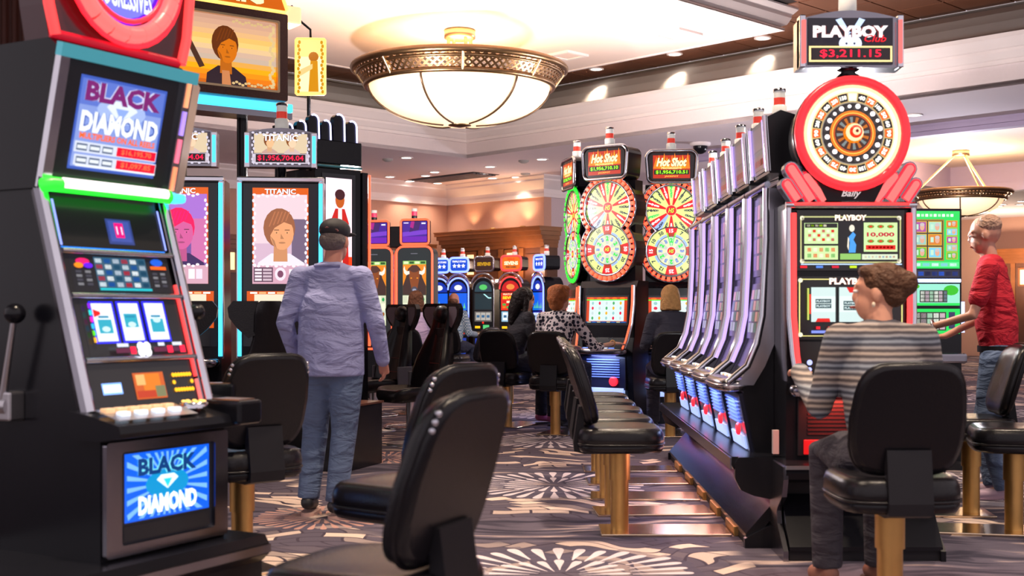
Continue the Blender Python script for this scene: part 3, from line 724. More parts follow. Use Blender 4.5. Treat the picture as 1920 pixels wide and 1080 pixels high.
def f2(pr):      # reels
    pr.poly([(-.22, .19), (-.1, .215), (.2, .215), (.22, .25), (.22, .40), (-.22, .40)], L(16, 17, 22))
    for i, x in enumerate((-.13, -.015, .10)):
        pr.rect(x-.052, .235, x+.052, .385, L(120, 120, 255, 1.6)); pr.rect(x-.044, .242, x+.044, .378, L(232, 238, 248, 1.15))
        pr.rect(x-.03, .27+(i % 2)*.02, x+.03, .32+(i % 2)*.02, L(90, 170, 190)); pr.disc(x, .285+i*.015, .018, L(200, 230, 235, 1.1), 10, .01); pr.rect(x-.025, .325, x+.02, .333, L(60, 140, 170))
    pr.poly([(-.18, .355), (-.15, .345), (-.15, .335), (-.18, .325)], L(255, 50, 50, 1.4))
    for i, c in enumerate(((255, 190, 60), (120, 230, 90), (90, 200, 255), (255, 90, 200), (80, 230, 230), (170, 110, 255))): pr.cr(-.195, .245+i*.024, .012, .018, L(*c))
    pr.rect(-.12, .195, -.03, .212, L(90, 30, 60)); pr.rect(.05, .195, .20, .212, L(90, 30, 60))
    for u in (-.045, .125, .185): pr.cr(u, .203, .024, .026, L(255, 45, 70, 1.5))
    for u, w_ in ((-.09, .05), (.085, .03), (.16, .045)): pr.cr(u, .222, w_, .012, L(220, 225, 240, 1.1))
    for u, v in ((-.012, .195), (.016, .195), (-.012, .215), (.016, .215)): pr.disc(u, v, .017, L(250, 250, 255, 1.4), 12, up=False)
sl_screen('reel_glass', .18, .40, f2)
def f3(pr):      # pay table
    pr.rect(-.225, .42, .21, .555, L(14, 16, 24)); pr.rect(-.12, .435, .115, .548, L(60, 90, 110))
    digits(pr, -.12, .437, .115, .546, 5, 6, [L(215, 225, 230), L(70, 90, 150), L(190, 200, 210), L(170, 60, 60), L(235, 240, 240), L(40, 60, 80)], .28)
    pr.up(); digits(pr, -.215, .44, -.135, .50, 4, 2, [L(120, 120, 125), L(60, 60, 70)], .4); digits(pr, .13, .44, .205, .50, 4, 2, [L(120, 120, 125), L(60, 60, 70)], .4)
    pr.disc(-.17, .53, .03, L(255, 60, 120), 10, .012); pr.disc(-.19, .515, .02, L(255, 150, 60), 10, .01); pr.disc(-.15, .515, .02, L(140, 110, 255), 10, .01)
    pr.disc(.165, .535, .03, L(70, 110, 220), 10, .014); pr.rect(.13, .508, .205, .52, L(255, 110, 50))
    pr.rect(-.12, .425, .115, .433, L(60, 190, 200))
sl_screen('pay_table', .41, .56, f3)
def f4(pr):      # upper service strip with a small display
    pr.rect(-.235, .575, .22, .72, L(9, 9, 12)); pr.rect(-.03, .60, .085, .695, L(70, 80, 130)); pr.rect(-.02, .61, .075, .688, L(90, 100, 160)); pr.rect(.005, .625, .045, .68, L(230, 60, 120, 1.3)); pr.text('11', .025, .652, .03, L(255, 220, 240, 1.3))
    pr.rect(-.25, .572, .22, .580, L(90, 150, 255, 1.5)); pr.rect(-.26, .585, -.24, .75, L(170, 180, 255, 1.5)); pr.rect(.222, .585, .23, .74, L(170, 180, 255, 1.5))
sl_screen('player_panel', .57, .775, f4)
MB().tube([(-.30, .27, 1.645), (-.29, .245, 1.65), (.24, .245, 1.65), (.25, .262, 1.648)], .025, 10).build('green_light_bar', NGR, bd)
MB().tube([(-.25, .232, 1.655), (.215, .232, 1.655)], .020, 8).build('white_light_core', NWH, bd)
MB().box(.25, .325, .235, .30, 1.63, 1.665, 0, .012).build('cyan_corner_light', NCY, bd)
# upper screen
TV = Vector((0, -.11, .47)).normalized(); TO = Vector((0, .308, 1.645))
def TP(x, s, o=0): q = TO+TV*s+Vector((0, -TV.z, TV.y))*o; return (x, q.y, q.z)
mb = MB()
for (x0, x1, s0, s1) in ((-.30, -.262, 0, .475), (.262, .30, 0, .475)):
    mb = MB(); mb.loft([[TP(x0, s, .0), TP(x0, s, .028), TP(x1, s, .028), TP(x1, s, 0)] for s in (s0, s1)], 0, True, False); mb.build('screen_side_trim', CHROME, bd)
mb = MB(); mb.loft([[TP(x, .035, .01), TP(x, .035, .032), TP(x, 0, .032), TP(x, 0, .01)] for x in (-.30, .30)], 0, True, False); mb.build('screen_bottom_trim', CHROME, bd)
mb = MB(); mb.loft([[TP(x, .445, .01), TP(x, .445, .04), TP(x, .49, .04), TP(x, .49, .01)] for x in (-.31, .31)], 0, True, False); mb.build('screen_top_trim', mat('teal_trim', (.10, .36, .42), .3, .3, emit=L(60, 150, 165), es=.5), bd)
mb = MB(); mb.loft([[TP(.30, 0, .028), TP(.385, .05, -.02), TP(.30, 0, -.08)], [TP(.30, .475, .028), TP(.385, .44, -.02), TP(.30, .475, -.08)]], 0, True, False); mb.build('side_wing', mat('bronze_panel', (.42, .33, .30), .30, 1.0, noise=(14, .2)), bd)
for i, c in enumerate((L(255, 120, 60), L(255, 80, 120), L(160, 120, 255), L(255, 150, 90))):
    mb = MB(); mb.tube([TP(.281, .04+i*.105, .03), TP(.281, .13+i*.105, .03)], .008, 6); mb.build('side_lamp', mat('side_lamp_%d' % i, (.3, .3, .3), .3, emit=c, es=1.1), bd)
mb = MB(); pr = Pr(mb, TP(0, 0, .012), (1, 0, 0), TV); pr.rect(-.262, .035, .262, .445, L(14, 14, 18))
pr.rect(-.195, .075, .195, .40, L(96, 112, 180)); pr.rect(-.185, .085, .185, .39, L(150, 165, 215))
pr.rect(-.185, .30, .185, .39, L(120, 135, 200)); pr.disc(.0, .295, .11, L(175, 190, 228), 18, .045)
pr.poly([(-.07, .305), (0, .255), (.07, .305), (.045, .33), (-.045, .33)], L(225, 232, 248)); pr.poly([(-.03, .305), (0, .26), (.03, .305)], L(160, 180, 230))
pr.text('BLACK', .0, .35, .07, L(120, 60, 110), .34, .05, edge=L(205, 205, 232)); pr.text('DIAMOND', 0, .245, .075, L(236, 240, 250, 1.1), .35, .05, edge=L(70, 90, 160))
pr.text('MULTIPLIERS ON ALL REELS', 0, .195, .022, L(250, 110, 40), .34, .04)
for k, s_ in ((0, '$16,195.70'), (1, '$1,097.85')):
    v = .155-k*.045; pr.rect(-.185, v-.019, .185, v+.019, L(215, 220, 235)); pr.rect(.0, v-.016, .182, v+.016, L(225, 30, 55, 1.1)); pr.text(s_, .09, v, .022, L(255, 150, 130, 1.1), .14, .02)
    for i in range(3): pr.cr(-.155+i*.055, v, .046, .024, L(80, 95, 120)); pr.cr(-.155+i*.055, v, .04, .012, L(225, 230, 235))
pr.rect(-.18, .088, .18, .094, L(235, 240, 250)); mb.build('upper_screen', PRINT, bd)
# round topper
mb = MB(); mb.prism([(-.30, 2.14), (.29, 2.14), (.315, 2.25), (.33, 2.42), (.28, 2.72), (.14, 2.86), (-.14, 2.86), (-.30, 2.72), (-.34, 2.42), (-.32, 2.25)], 'y', .24, .36); tp = mb.build('topper', mat('topper_red', L(70, 8, 22), .3, coat=.4), bd)
MB().tube([(.285, .225, 2.15), (.312, .225, 2.25), (.33, .225, 2.42), (.30, .225, 2.62), (.22, .225, 2.80)], .018, 8).build('topper_edge_tube', NRD, tp)
MB().tube([(-.285, .225, 2.15), (-.312, .225, 2.25), (-.33, .225, 2.42), (-.30, .225, 2.62), (-.22, .225, 2.80)], .018, 8).build('topper_edge_tube', NRD, tp)
MB().tube([(-.30, .235, 2.155), (.28, .235, 2.155)], .016, 8).build('topper_foot_tube', mat('red_plastic', L(170, 20, 40), .3, emit=L(190, 20, 40), es=.6), tp)
ec = [(.0+.225*math.cos(6.28318*i/32), .215, 2.44+.235*math.sin(6.28318*i/32)) for i in range(32)]
MB().tube(ec, .030, 10, 0, True).build('topper_ring', mat('ring_red', L(120, 10, 20), .4, emit=L(255, 50, 50), es=.9), tp)
for kk in (.80, 1.17): MB().tube([(x*kk, .205, 2.44+(z-2.44)*kk) for x, y, z in ec], .009, 6, 0, True).build('ring_outline', NR, tp)
for i in range(20):
    MB().tube([(.224*math.cos(a), .207, 2.44+.234*math.sin(a)) for a in [6.28318*(i+q)/20 for q in (.04, .35, .65, .96)]], .031, 8).build('ring_lamp', NPK, tp)
mb = MB(); pr = Pr(mb, (0, .222, 2.44)); pr.disc(0, 0, .19, L(90, 70, 220, 1.0), 28, .20); pr.disc(0, .0, .165, L(150, 150, 245, 1.0), 28, .175); pr.text('PROGRESSIVES', 0, -.10, .085, L(235, 240, 255, 1.2), .27, .03, edge=L(70, 60, 190)); mb.build('topper_screen', PRINT, tp)
# lever arm with black ball on the near side
mb = MB(); mb.lathe([(.035, -.03), (.035, .03)], 16, (-.32, .43, .90), 0, axis='y'); mb.box(-.345, -.28, .38, .48, .85, .95, 0, .008); mb.build('lever_hub', STEEL, bd)
MB().tube([(-.335, .43, .91), (-.345, .355, 1.20)], [.013, .009], 10).build('lever_arm', STEEL, bd)
MB().ell((-.345, .352, 1.215), (.035, .035, .035), 16, 10).build('lever_ball', BLACK, bd)
MB().ell((.31, .17, 1.22), (.03, .03, .03), 12, 8).build('side_knob', BLACK, bd)
bd2 = dup(bd, None, (-1.48, 5.16, 0), 97, 'second diamond machine mostly hidden behind the left foreground one')
for ch in list(bd2.children):
    if ch.name.startswith(('plinth', 'lever', 'side_knob')): bpy.data.objects.remove(ch)
MB().box(-.29, .29, .0, .6, 0, .40).build('plinth', BLACK, bd2)

# ---------------------------------------------------------------- curved machines along the right bank
BX, BY0, BP = 1.24, 6.52, .664
def bank_machine(t, red=False):
    hw = .325
    face = [(-.16, .83), (-.10, .93), (-.05, 1.05), (-.02, 1.2), (-.01, 1.4), (.0, 1.6), (.0, 1.88)]
    MB().prism([(-.10, .47), (-.165, .80)]+face+[(.05, 1.92), (.36, 1.92), (.36, .47)], 'x', -hw+.01, hw-.01).build('cabinet', BLACK, t)
    for s in (-1, 1):
        pts = [(s*(hw-.015), y-.04, z) for y, z in face[1:]]; pts = [(s*(hw-.015), -.245, .845)]+pts
        MB().tube(pts, .02, 8).build('chrome_rail', CHROME, t)
        pts = [(s*(hw-.05), y-.03, z) for y, z in face[1:]]
        MB().tube(pts, .011, 6).build('light_tube', NLV, t)
        mb = MB(); mb.loft([[(s*(hw-.005), y-.035, z), (s*hw, y+.05, z)] for y, z in face], 0, False, True, False); mb.build('side_strip', DCHROME, t)
    MB().tube([(-hw+.01, -.035, 1.90), (hw-.01, -.035, 1.90)], .018, 8).build('top_rail', DCHROME, t)
    # glass with printed art
    for nm, k0, k1, cols in (('upper_screen', 4, 6, [L(80, 60, 90), L(150, 110, 120), L(60, 90, 70)]), ('lower_screen', 2, 4, [L(110, 120, 100), L(160, 120, 110), L(50, 80, 60), L(140, 140, 150)])):
        (ya, za), (yb, zb) = face[k0], face[k1]; mb = MB(); V = Vector((0, yb-ya, zb-za)); ln = V.length
        pr = Pr(mb, (0, ya-.006, za), (1, 0, 0), V); pr.rect(-hw+.07, .02, hw-.07, ln-.02, L(16, 16, 22)); pr.up()
        digits(pr, -hw+.10, .05, hw-.10, ln-.05, 4, 5, cols, .15); mb.build(nm, PRINT, t)
    # deck
    ring = superring(2*hw-.02, .22, 3)
    mb = MB(); mb.loft([[(x*k, -.19+y*k, z) for x, y in ring] for k, z in ((.7, .79), (.96, .80), (1, .825), (.97, .85), (.85, .862), (.1, .866))]); mb.build('button_deck', DCHROME, t)
    MB().tube([(x, -.19+y, .825) for x, y in ring], .009, 6, 0, True).build('deck_edge', CHROME, t)
    for i in range(6): MB().box(-.2+i*.07, -.155+i*.07, -.21, -.18, .862, .874, 0, .003).build('button', BTA if i % 2 else BTN, t)
    # belly door: blue louvers, red badge, pale kick plate
    V = Vector((0, -.065, .33)).normalized()
    def BPt(x, s, o=0): return (x, -.10+V.y*s-o*V.z, .47+V.z*s+o*V.y)
    mb = MB(); mb.loft([[BPt(-.27, s, 0), BPt(-.27, s, .02), BPt(.27, s, .02), BPt(.27, s, 0)] for s in (0, .32)], 0, True, False); mb.build('belly_door', mat('belly_blue_black', (.015, .018, .05), .3, coat=.4), t)
    for i in range(7):
        s = .15+i*.021; mb = MB(); mb.loft([[BPt(x, s, .02), BPt(x, s+.004, .032), BPt(x, s+.011, .032), BPt(x, s+.013, .02)] for x in (-.20, .16)], 0, True, False)
        mb.build('louver', mat('louver_red', L(60, 14, 12), .35, emit=L(70, 14, 10), es=.4) if red else mat('louver_blue', L(120, 140, 220), .3, emit=L(90, 120, 240), es=.5), t)
    mb = MB(); mb.M = Matrix.Translation(BPt(.13, .12, .03)) @ Matrix.Rotation(R(90), 4, 'X'); mb.lathe([(.034, 0), (.034, .014), (.024, .02)], 18); mb.build('badge', NR if not red else NRD, t)
    mb = MB(); mb.loft([[BPt(-.22, s, .02), BPt(-.22, s, .03), BPt(.22, s, .03), BPt(.22, s, .02)] for s in (.015, .085)], 0, True, False); mb.build('kick_plate', mat('kick_red', L(120, 14, 16), .3, emit=L(210, 20, 24), es=.7) if red else mat('kick_blue', L(190, 205, 255), .3, emit=L(170, 195, 255), es=.6), t)
    light('belly_lamp', 'AREA', (0, -.22, .74), 2.2 if not red else 2.6, (.45, .55, 1) if not red else (1, .1, .08), .25, (R(8), 0, 0), t)
def bank_sign(t, y, z0, red=False):
    MB().lathe([(.05, 1.90), (.035, 1.93), (.035, z0+.02)], 12, (0, y+.10, 0)).build('sign_neck', BLACK, t)
    mb = MB(); mb.prism([(y-.03, z0), (y-.05, z0+.30), (y+.03, z0+.34), (y+.16, z0+.30), (y+.18, z0+.05), (y+.05, z0)], 'x', -.24, .24); sg = mb.build('sign_box', BLACK, t)
    for s in (-1, 1):
        MB().tube([(s*.235, y-.035, z0+.01), (s*.235, y-.055, z0+.31)], .016, 8).build('sign_rail', CHROME, sg)
        MB().tube([(s*.205, y-.045, z0+.03), (s*.205, y-.062, z0+.29)], .008, 6).build('sign_tube', NLV, sg)
    mb = MB(); pr = Pr(mb, (0, y-.036, z0), (1, 0, 0), (0, -.02, .30)); pr.rect(-.19, .02, .19, .29, L(28, 22, 26)); pr.rect(-.16, .15, .16, .27, L(70, 50, 54)); pr.rect(-.16, .04, .16, .12, L(60, 26, 26)); digits(pr, -.13, .055, .13, .105, 1, 7, [L(150, 60, 50), L(110, 50, 40)], .3); mb.build('sign_face', PRINT, sg)
    candle(t, 0, y+.07, z0+.335, 1.15)
bm0 = None
names5 = ('curved video slot machine at the near end of the right bank', 'second curved video slot machine of the right bank', 'middle curved video slot machine of the right bank', 'fourth curved video slot machine of the right bank', 'farthest curved video slot machine of the right bank')
for i in range(5):
    loc = (BX, BY0+BP*(i+.5), 0)
    if bm0 is None:
        bm0 = thing('slot_machine', names5[0], 'slot machine', loc, -90, 'curved machines of the right bank'); bank_machine(bm0); bank_sign(bm0, .02, 1.97)
    else: dup(bm0, None, loc, -90, names5[i])
# base under the bank
YB0, YB1 = 6.36, 10.15
t = thing('bank_base', 'long black plinth under the curved machines with slanted toe board', 'plinth', (0, 0, 0))
MB().prism([(1.00, .40), (.985, .43), (.99, .47), (2.0, .47), (2.0, .40), (1.28, .37), (1.10, .36)], 'y', YB0, YB1).build('shelf', BLACK, t)
MB().box(.978, .986, YB0, YB1, .405, .465).build('shelf_edge', DCHROME, t)
MB().box(1.28, 1.95, YB0+.05, YB1, 0, .40).build('core', MATTE, t)
MB().prism([(1.06, .05), (1.06, .07), (1.26, .30), (1.30, .30), (1.12, .05)], 'y', YB0, YB1).build('toe_board', BLACK, t)
MB().box(1.07, 1.3, YB0, YB1, 0, .05).build('toe_kick', MATTE, t)
for y in (6.82, 7.47, 8.10, 8.79, 9.48): MB().box(1.045, 1.075, y-.15, y+.15, .0, .055, 0, .005).build('brass_bracket', BRASS, t)
FILL_STRIP = neon('fill_pink', 255, 120, 150, 1.0)  # glow strips and lights added under the shelf to brighten plates and carpet
for k in range(5):
    y = YB0+.2+k*.72; MB().box(1.0, 1.02, y, y+.6, .392, .40).build('added_glow_strip', FILL_STRIP, t)
    light('added_glow_light', 'AREA', (1.01, y+.3, .385), 1.1, (1, .46, .42), .3, (0, R(42), 0), t)
endp = [(1.0, .44), (1.0, .36), (1.03, .30), (1.10, .27), (1.20, .25), (1.24, .20), (1.22, .14), (1.13, .09), (1.05, .05), (1.05, 0), (1.5, 0), (1.5, .47), (1.02, .47)]
MB().prism([(x+.0, z) for x, z in endp], 'y', YB0-.03, YB0+.01).build('end_panel', BLACK, t)
MB().prism(endp, 'y', YB1-.01, YB1+.03).build('end_panel', BLACK, t)
# ---------------------------------------------------------------- red wheel machine at the head of the bank
pm = thing('slot_machine', 'red lit slot machine with a big round wheel topper and jackpot sign', 'slot machine', (1.565, 6.2, 0), 0)
MB().prism([(.02, .47), (.02, .80), (0, .86), (.02, 1.0), (.03, 1.74), (.06, 1.77), (.315, 1.77), (.315, .47)], 'x', -.325, .325).build('cabinet', BLACK, pm)
for s in (-1, 1):
    MB().tube([(s*.315, .0, 1.745), (s*.315, -.01, 1.2), (s*.30, -.03, 1.0), (s*.285, -.06, .87)], .016, 8).build('chrome_rail', CHROME, pm)
    MB().tube([(s*.290, -.012, 1.72), (s*.290, -.02, 1.2), (s*.278, -.04, 1.0), (s*.265, -.065, .885)], .013, 8).build('red_tube', NRD, pm)
    mb = MB(); mb.loft([[(s*.326, y, z), (s*.33, y+.02, z), (s*.326, .14, z)] for y, z in ((.01, 1.74), (.0, 1.2), (-.01, 1.0), (-.02, .87))], 0, False, True, False); mb.build('side_strip', DCHROME, pm)
MB().tube([(-.33, .0, 1.76), (.33, .0, 1.76)], .018, 8).build('top_rail', CHROME, pm)
MB().tube([(-.29, -.015, 1.765), (.29, -.015, 1.765)], .009, 6).build('top_red_tube', NRD, pm)
def corner_orn(pr, u0, v0, u1, v1, c):
    for u in (u0, u1):
        for v in (v0, v1): pr.disc(u, v, .012, c, 8, up=False)
CREAM = L(240, 232, 205, 1.15); GRNY = L(200, 225, 170, 1.1)
mb = MB(); pr = Pr(mb, (0, .008, 0)); pr.rect(-.272, 1.43, .272, 1.735, L(8, 8, 10))
pr.rect(-.255, 1.468, .255, 1.705, L(190, 190, 140)); pr.rect(-.248, 1.475, .248, 1.698, L(10, 10, 12)); corner_orn(pr, -.245, 1.478, .245, 1.695, CREAM)
pr.text('PLAYBOY', 0, 1.697, .03, L(250, 240, 220, 1.3), .16, .05, edge=L(150, 60, 40))
pr.rect(-.235, 1.565, -.065, 1.67, GRNY); pr.rect(-.232, 1.646, -.068, 1.668, L(20, 20, 20)); digits(pr, -.225, 1.65, -.12, 1.664, 1, 5, [L(230, 225, 200), L(160, 200, 90)], .25)
pr.up(); digits(pr, -.22, 1.575, -.08, 1.64, 3, 6, [L(225, 230, 205), L(210, 80, 70), L(225, 230, 205), L(190, 120, 110)], .35)
pr.rect(-.235, 1.485, -.065, 1.555, GRNY); digits(pr, -.225, 1.49, -.075, 1.55, 2, 5, [L(90, 150, 90), L(215, 90, 70), L(230, 230, 210), L(220, 60, 50)], .35)
pr.rect(.065, 1.525, .235, 1.672, GRNY); pr.text('10,000', .15, 1.61, .026, L(190, 30, 60), .14, .04)
for i in range(3):
    for v in (1.652, 1.578): pr.disc(.10+i*.05, v, .018, L(120, 140, 70), 10, .009, up=False); pr.disc(.10+i*.05, v, .009, L(220, 70, 60), 8, .005, up=True); pr.k -= 1
pr.rect(.075, 1.535, .225, 1.558, L(215, 40, 35)); digits(pr, .085, 1.54, .215, 1.554, 1, 7, [L(70, 10, 10)], .3)
pr.rect(-.055, 1.485, .05, 1.515, L(150, 190, 120)); pr.rect(.055, 1.485, .235, 1.512, L(215, 225, 200)); digits(pr, .065, 1.49, .225, 1.507, 1, 9, [L(150, 60, 70), L(90, 120, 170)], .4)
# small figure in blue on the glass
pr.poly([(-.012, 1.52), (.022, 1.52), (.026, 1.56), (.012, 1.585), (.024, 1.61), (.01, 1.625), (-.012, 1.60), (-.006, 1.57)], L(120, 170, 230)); pr.disc(.004, 1.643, .014, L(235, 225, 210), 10, .018); pr.poly([(-.016, 1.60), (-.02, 1.55), (-.012, 1.53), (-.010, 1.59)], L(235, 225, 210))
for u, c in ((-.24, (230, 40, 50)), (-.16, (120, 150, 220)), (-.08, (210, 40, 60)), (.01, (200, 230, 60)), (.12, (170, 190, 230)), (.2, (120, 150, 220))): pr.cr(u, 1.448, .035, .012, L(*c))
pr.rect(-.255, 1.458, .255, 1.464, L(190, 210, 240, 1.2))
mb.build('upper_screen', PRINT, pm)
mb = MB(); pr = Pr(mb, (0, .006, 0)); pr.rect(-.272, 1.08, .272, 1.40, L(8, 8, 10))
for a in ((-.262, 1.10, -.256, 1.385), (.256, 1.10, .262, 1.385), (-.26, 1.383, -.11, 1.388), (.11, 1.383, .26, 1.388), (-.26, 1.097, -.08, 1.101), (.08, 1.097, .26, 1.101)): pr.rect(*a, L(225, 215, 150, 1.2))
corner_orn(pr, -.255, 1.105, .255, 1.38, CREAM)
pr.text('PLAYBOY', 0, 1.376, .034, L(250, 240, 225, 1.3), .22, .05, edge=L(150, 50, 30))
for i, u in enumerate((-.14, .0, .14)):
    pr.rect(u-.065, 1.17, u+.065, 1.345, L(60, 70, 70)); pr.rect(u-.061, 1.17, u+.061, 1.345, L(205, 222, 220)); pr.rect(u-.061, 1.22, u+.061, 1.30, L(222, 236, 232))
    for v in ((1.275, 1.25), (1.265, 1.24), (1.285, 1.26))[i]: pr.rect(u-.04, v-.011, u+.04, v+.011, L(60, 80, 85)); pr.text('PLAYBOY', u, v, .011, L(205, 220, 220), .07, .04)
    pr.poly([(u-.03, 1.188), (u+.03, 1.188), (u+.035, 1.17), (u-.04, 1.17)] if i != 1 else [(u-.025, 1.345), (u+.03, 1.345), (u+.01, 1.318), (u-.01, 1.318)], L(215, 45, 40)); 
pr.rect(-.225, 1.18, -.215, 1.34, L(190, 200, 120)); pr.rect(-.215, 1.21, -.205, 1.31, L(220, 60, 40))
for u, c in ((-.17, (220, 40, 50)), (-.11, (220, 40, 50)), (-.02, (220, 40, 50)), (.1, (220, 40, 50)), (.19, (220, 40, 50))): pr.cr(u, 1.14, .02, .014, L(*c, 1.4))
for u, w_ in ((-.16, .09), (-.06, .06), (.04, .08), (.16, .07)): pr.cr(u, 1.12, w_, .013, L(150, 160, 240, 1.2))
mb.build('lower_screen', PRINT, pm)
mb = MB(); pr = Pr(mb, (0, -.004, 0)); pr.rect(-.26, .90, .26, 1.07, L(12, 11, 13)); pr.rect(-.13, .93, .02, 1.0, L(22, 18, 14))
for j, v in enumerate((.985, .968, .935)):
    for i in range(8): pr.disc(-.105+i*.014, v, .0065, L(255, 205, 120, 1.7), 8, up=False)
for v in (.965, .93): pr.disc(-.21, v, .014 if v > .95 else .011, L(185, 190, 255, 1.6), 12)
mb.build('service_panel', PRINT, pm)
ring = superring(.64, .20, 3.2)
mb = MB(); mb.loft([[(x*k, -.045+y*k, z) for x, y in ring] for k, z in ((.75, .79), (.97, .80), (1, .825), (.98, .85), (.9, .86), (.1, .865))]); mb.build('button_deck', DCHROME, pm)
for i in range(6): MB().box(-.2+i*.065, -.16+i*.065, -.11, -.075, .858, .871, 0, .003).build('button', BTA, pm)
MB().box(-.27, .27, .0, .022, .49, .79, 0, .006).build('belly_door', MATTE, pm)
for i in range(9): MB().box(-.22, .22, -.006, .004, .60+i*.02, .609+i*.02).build('louver', mat('louver_dark_red', L(52, 18, 16), .35), pm)
MB().box(-.24, .24, -.008, .004, .50, .575, 0, .004).build('kick_plate', mat('kick_red', L(120, 14, 16), .3, emit=L(210, 20, 24), es=.7), pm)
light('belly_lamp', 'AREA', (-.1, -.1, .76), 2.5, (1, .12, .08), .2, (R(10), 0, 0), pm)
# fan of red bars under the wheel
for s in (-1, 1):
    for k, (x0, z0, x1, z1, w_) in enumerate(((-.325, 1.865, -.272, 1.785, .019), (-.300, 1.945, -.196, 1.785, .022), (-.222, 1.905, -.128, 1.785, .020))):
        dx, dz = x1-x0, z1-z0; ln = math.hypot(dx, dz); ux, uz = dx/ln, dz/ln; nx, nz = -uz, ux
        def outl(g):
            o = []
            for q in range(7): a = math.pi/2+math.pi*q/6; o.append((x0+(ux*math.cos(a)-uz*math.sin(a)*1)*(w_+g), z0+(uz*math.cos(a)+ux*math.sin(a))*(w_+g)))
            o += [(x1-nx*(w_+g)+0, z1-nz*(w_+g)), (x1+nx*(w_+g), z1+nz*(w_+g))]
            return [(s*p[0], p[1]) for p in (o if s > 0 else o[::-1])]
        MB().prism(outl(.016), 'y', -.01+k*.02, .08).build('fan_housing', DCHROME, pm)
        MB().prism(outl(-.003), 'y', -.022+k*.02, .0).build('fan_lamp', NPK, pm)
        MB().tube([(p[0], -.016+k*.02, p[1]) for p in outl(.002)], .006, 6, 0, True).build('fan_edge', NR, pm)
mb = MB(); mb.prism([(-.12, 1.78), (.12, 1.78), (.17, 1.88), (-.17, 1.88)], 'y', -.005, .05); mb.build('fan_centre', MATTE, pm)
mb = MB(); pr = Pr(mb, (0, -.006, 1.815)); pr.text('Bally', 0, 0, .045, L(205, 190, 190), .10, .02, .35); mb.build('maker_lettering', PRINT, pm)
# the wheel
WZ = 2.118
whl = MB().lathe([(.27, .23), (.285, .10), (.292, .02), (.285, -.01), (.2, -.012)], 48, (0, 0, WZ), axis='y').build('wheel_drum', BLACK, pm)
mb = MB(); N = 48
def circ(r, y, n=48): return [(r*math.cos(6.28318*i/n), y, WZ+r*math.sin(6.28318*i/n)) for i in range(n)]
MB().tube(circ(.268, -.03), .024, 12, 0, True).build('red_ring', mat('red_ring', L(120, 10, 14), .35, emit=L(250, 48, 58), es=.95), whl)
MB().tube(circ(.284, -.025), .008, 8, 0, True).build('red_outer_tube', NR, whl)
mb = MB(); pr = Pr(mb, (0, -.03, WZ)); pr.disc(0, 0, .25, L(255, 222, 180, 1.35), 48)
pr.ring(0, 0, .213, .228, 0, 6.28318, L(255, 245, 225, 1.5), 48)
pr.disc(0, 0, .205, L(200, 175, 130), 48); pr.up(); n = 24
nums = ['30', '40', '75', '100', '50', '60', '90', '200', '35', '80', '250', '150']
for i in range(n):
    a = math.pi/2-6.28318*i/n; d_ = 6.28318/n*.44; c = L(225, 240, 200, 1.3) if i == 0 else (L(25, 20, 20) if i % 2 else L(235, 110, 60))
    pr.ring(0, 0, .163, .203, a-d_, a+d_, c, 2, up=False)
pr.up()
for i in range(n):
    a = math.pi/2-6.28318*i/n; pr.text(nums[i % 12], .183*math.cos(a), .183*math.sin(a), .022, L(255, 250, 240, 1.4), .034, .05, 0, a-math.pi/2, up=False)
pr.disc(0, 0, .158, L(150, 140, 130), 40); pr.disc(0, 0, .153, L(22, 18, 18), 40)
pr.disc(0, 0, .115, L(225, 120, 50, 1.2), 36); pr.disc(0, 0, .104, L(250, 200, 130, 1.2), 36); pr.disc(0, 0, .099, L(190, 80, 30, 1.1), 36); pr.disc(0, 0, .09, L(60, 36, 30), 36)
pr.up()
for i in range(16): a = 6.28318*i/16; pr.ring(0, 0, .05, .082, a, a+.2, L(190, 120, 80) if i % 2 else L(120, 130, 130), 2, up=False)
mb.build('wheel_face', PRINT, whl)
for i in range(20):
    a = 6.28318*(i+.5)/20; MB().ell((.134*math.cos(a), -.055, WZ+.134*math.sin(a)), (.0095 if i % 2 else .013,)*3, 8, 6).build('wheel_bulb', NWH, whl)
mb = MB(); prof = [(.052, -.05, L(240, 130, 70, 1.1)), (.045, -.075, L(255, 215, 180, 1.2)), (.032, -.10, L(235, 60, 40, 1.2)), (.02, -.115, L(255, 215, 180, 1.2)), (.008, -.125, L(120, 20, 20)), (.002, -.126, K_)]
for (r0, y0, c0), (r1, y1, c1) in zip(prof[:-1], prof[1:]): mb.loft([[(r0*math.cos(q*.3927), y0, WZ+r0*math.sin(q*.3927)) for q in range(16)], [(r1*math.cos(q*.3927), y1, WZ+r1*math.sin(q*.3927)) for q in range(16)]], 0, False, True, True, c0)
mb.build('wheel_hub', PRINT, whl)
# jackpot sign
MB().lathe([(.05, 2.40), (.06, 2.42), (.035, 2.44), (.07, 2.46)], 16, (0, .06, 0)).build('sign_neck', BLACK, pm)
top = [(-.262, 2.455)]+[(.262, 2.455), (.262, 2.70)]+[(.262-.524*i/8, 2.70+.045*math.sin(math.pi*i/8)) for i in range(9)]
sg = MB().prism(top, 'y', .0, .14).build('sign_box', DCHROME, pm)
for s in (-1, 1):
    MB().box(s*.262-.03*(s > 0)-.0*(s < 0), s*.262+.03*(s < 0), -.02, .06, 2.452, 2.72, 0, .006).build('sign_rail', CHROME, sg)
    MB().tube([(s*.243, -.026, 2.475), (s*.243, -.026, 2.69)], .011, 8).build('sign_tube', NPK, sg)
mb = MB(); pr = Pr(mb, (-.005, -.006, 0)); pr.rect(-.215, 2.47, .215, 2.705, L(10, 8, 22))
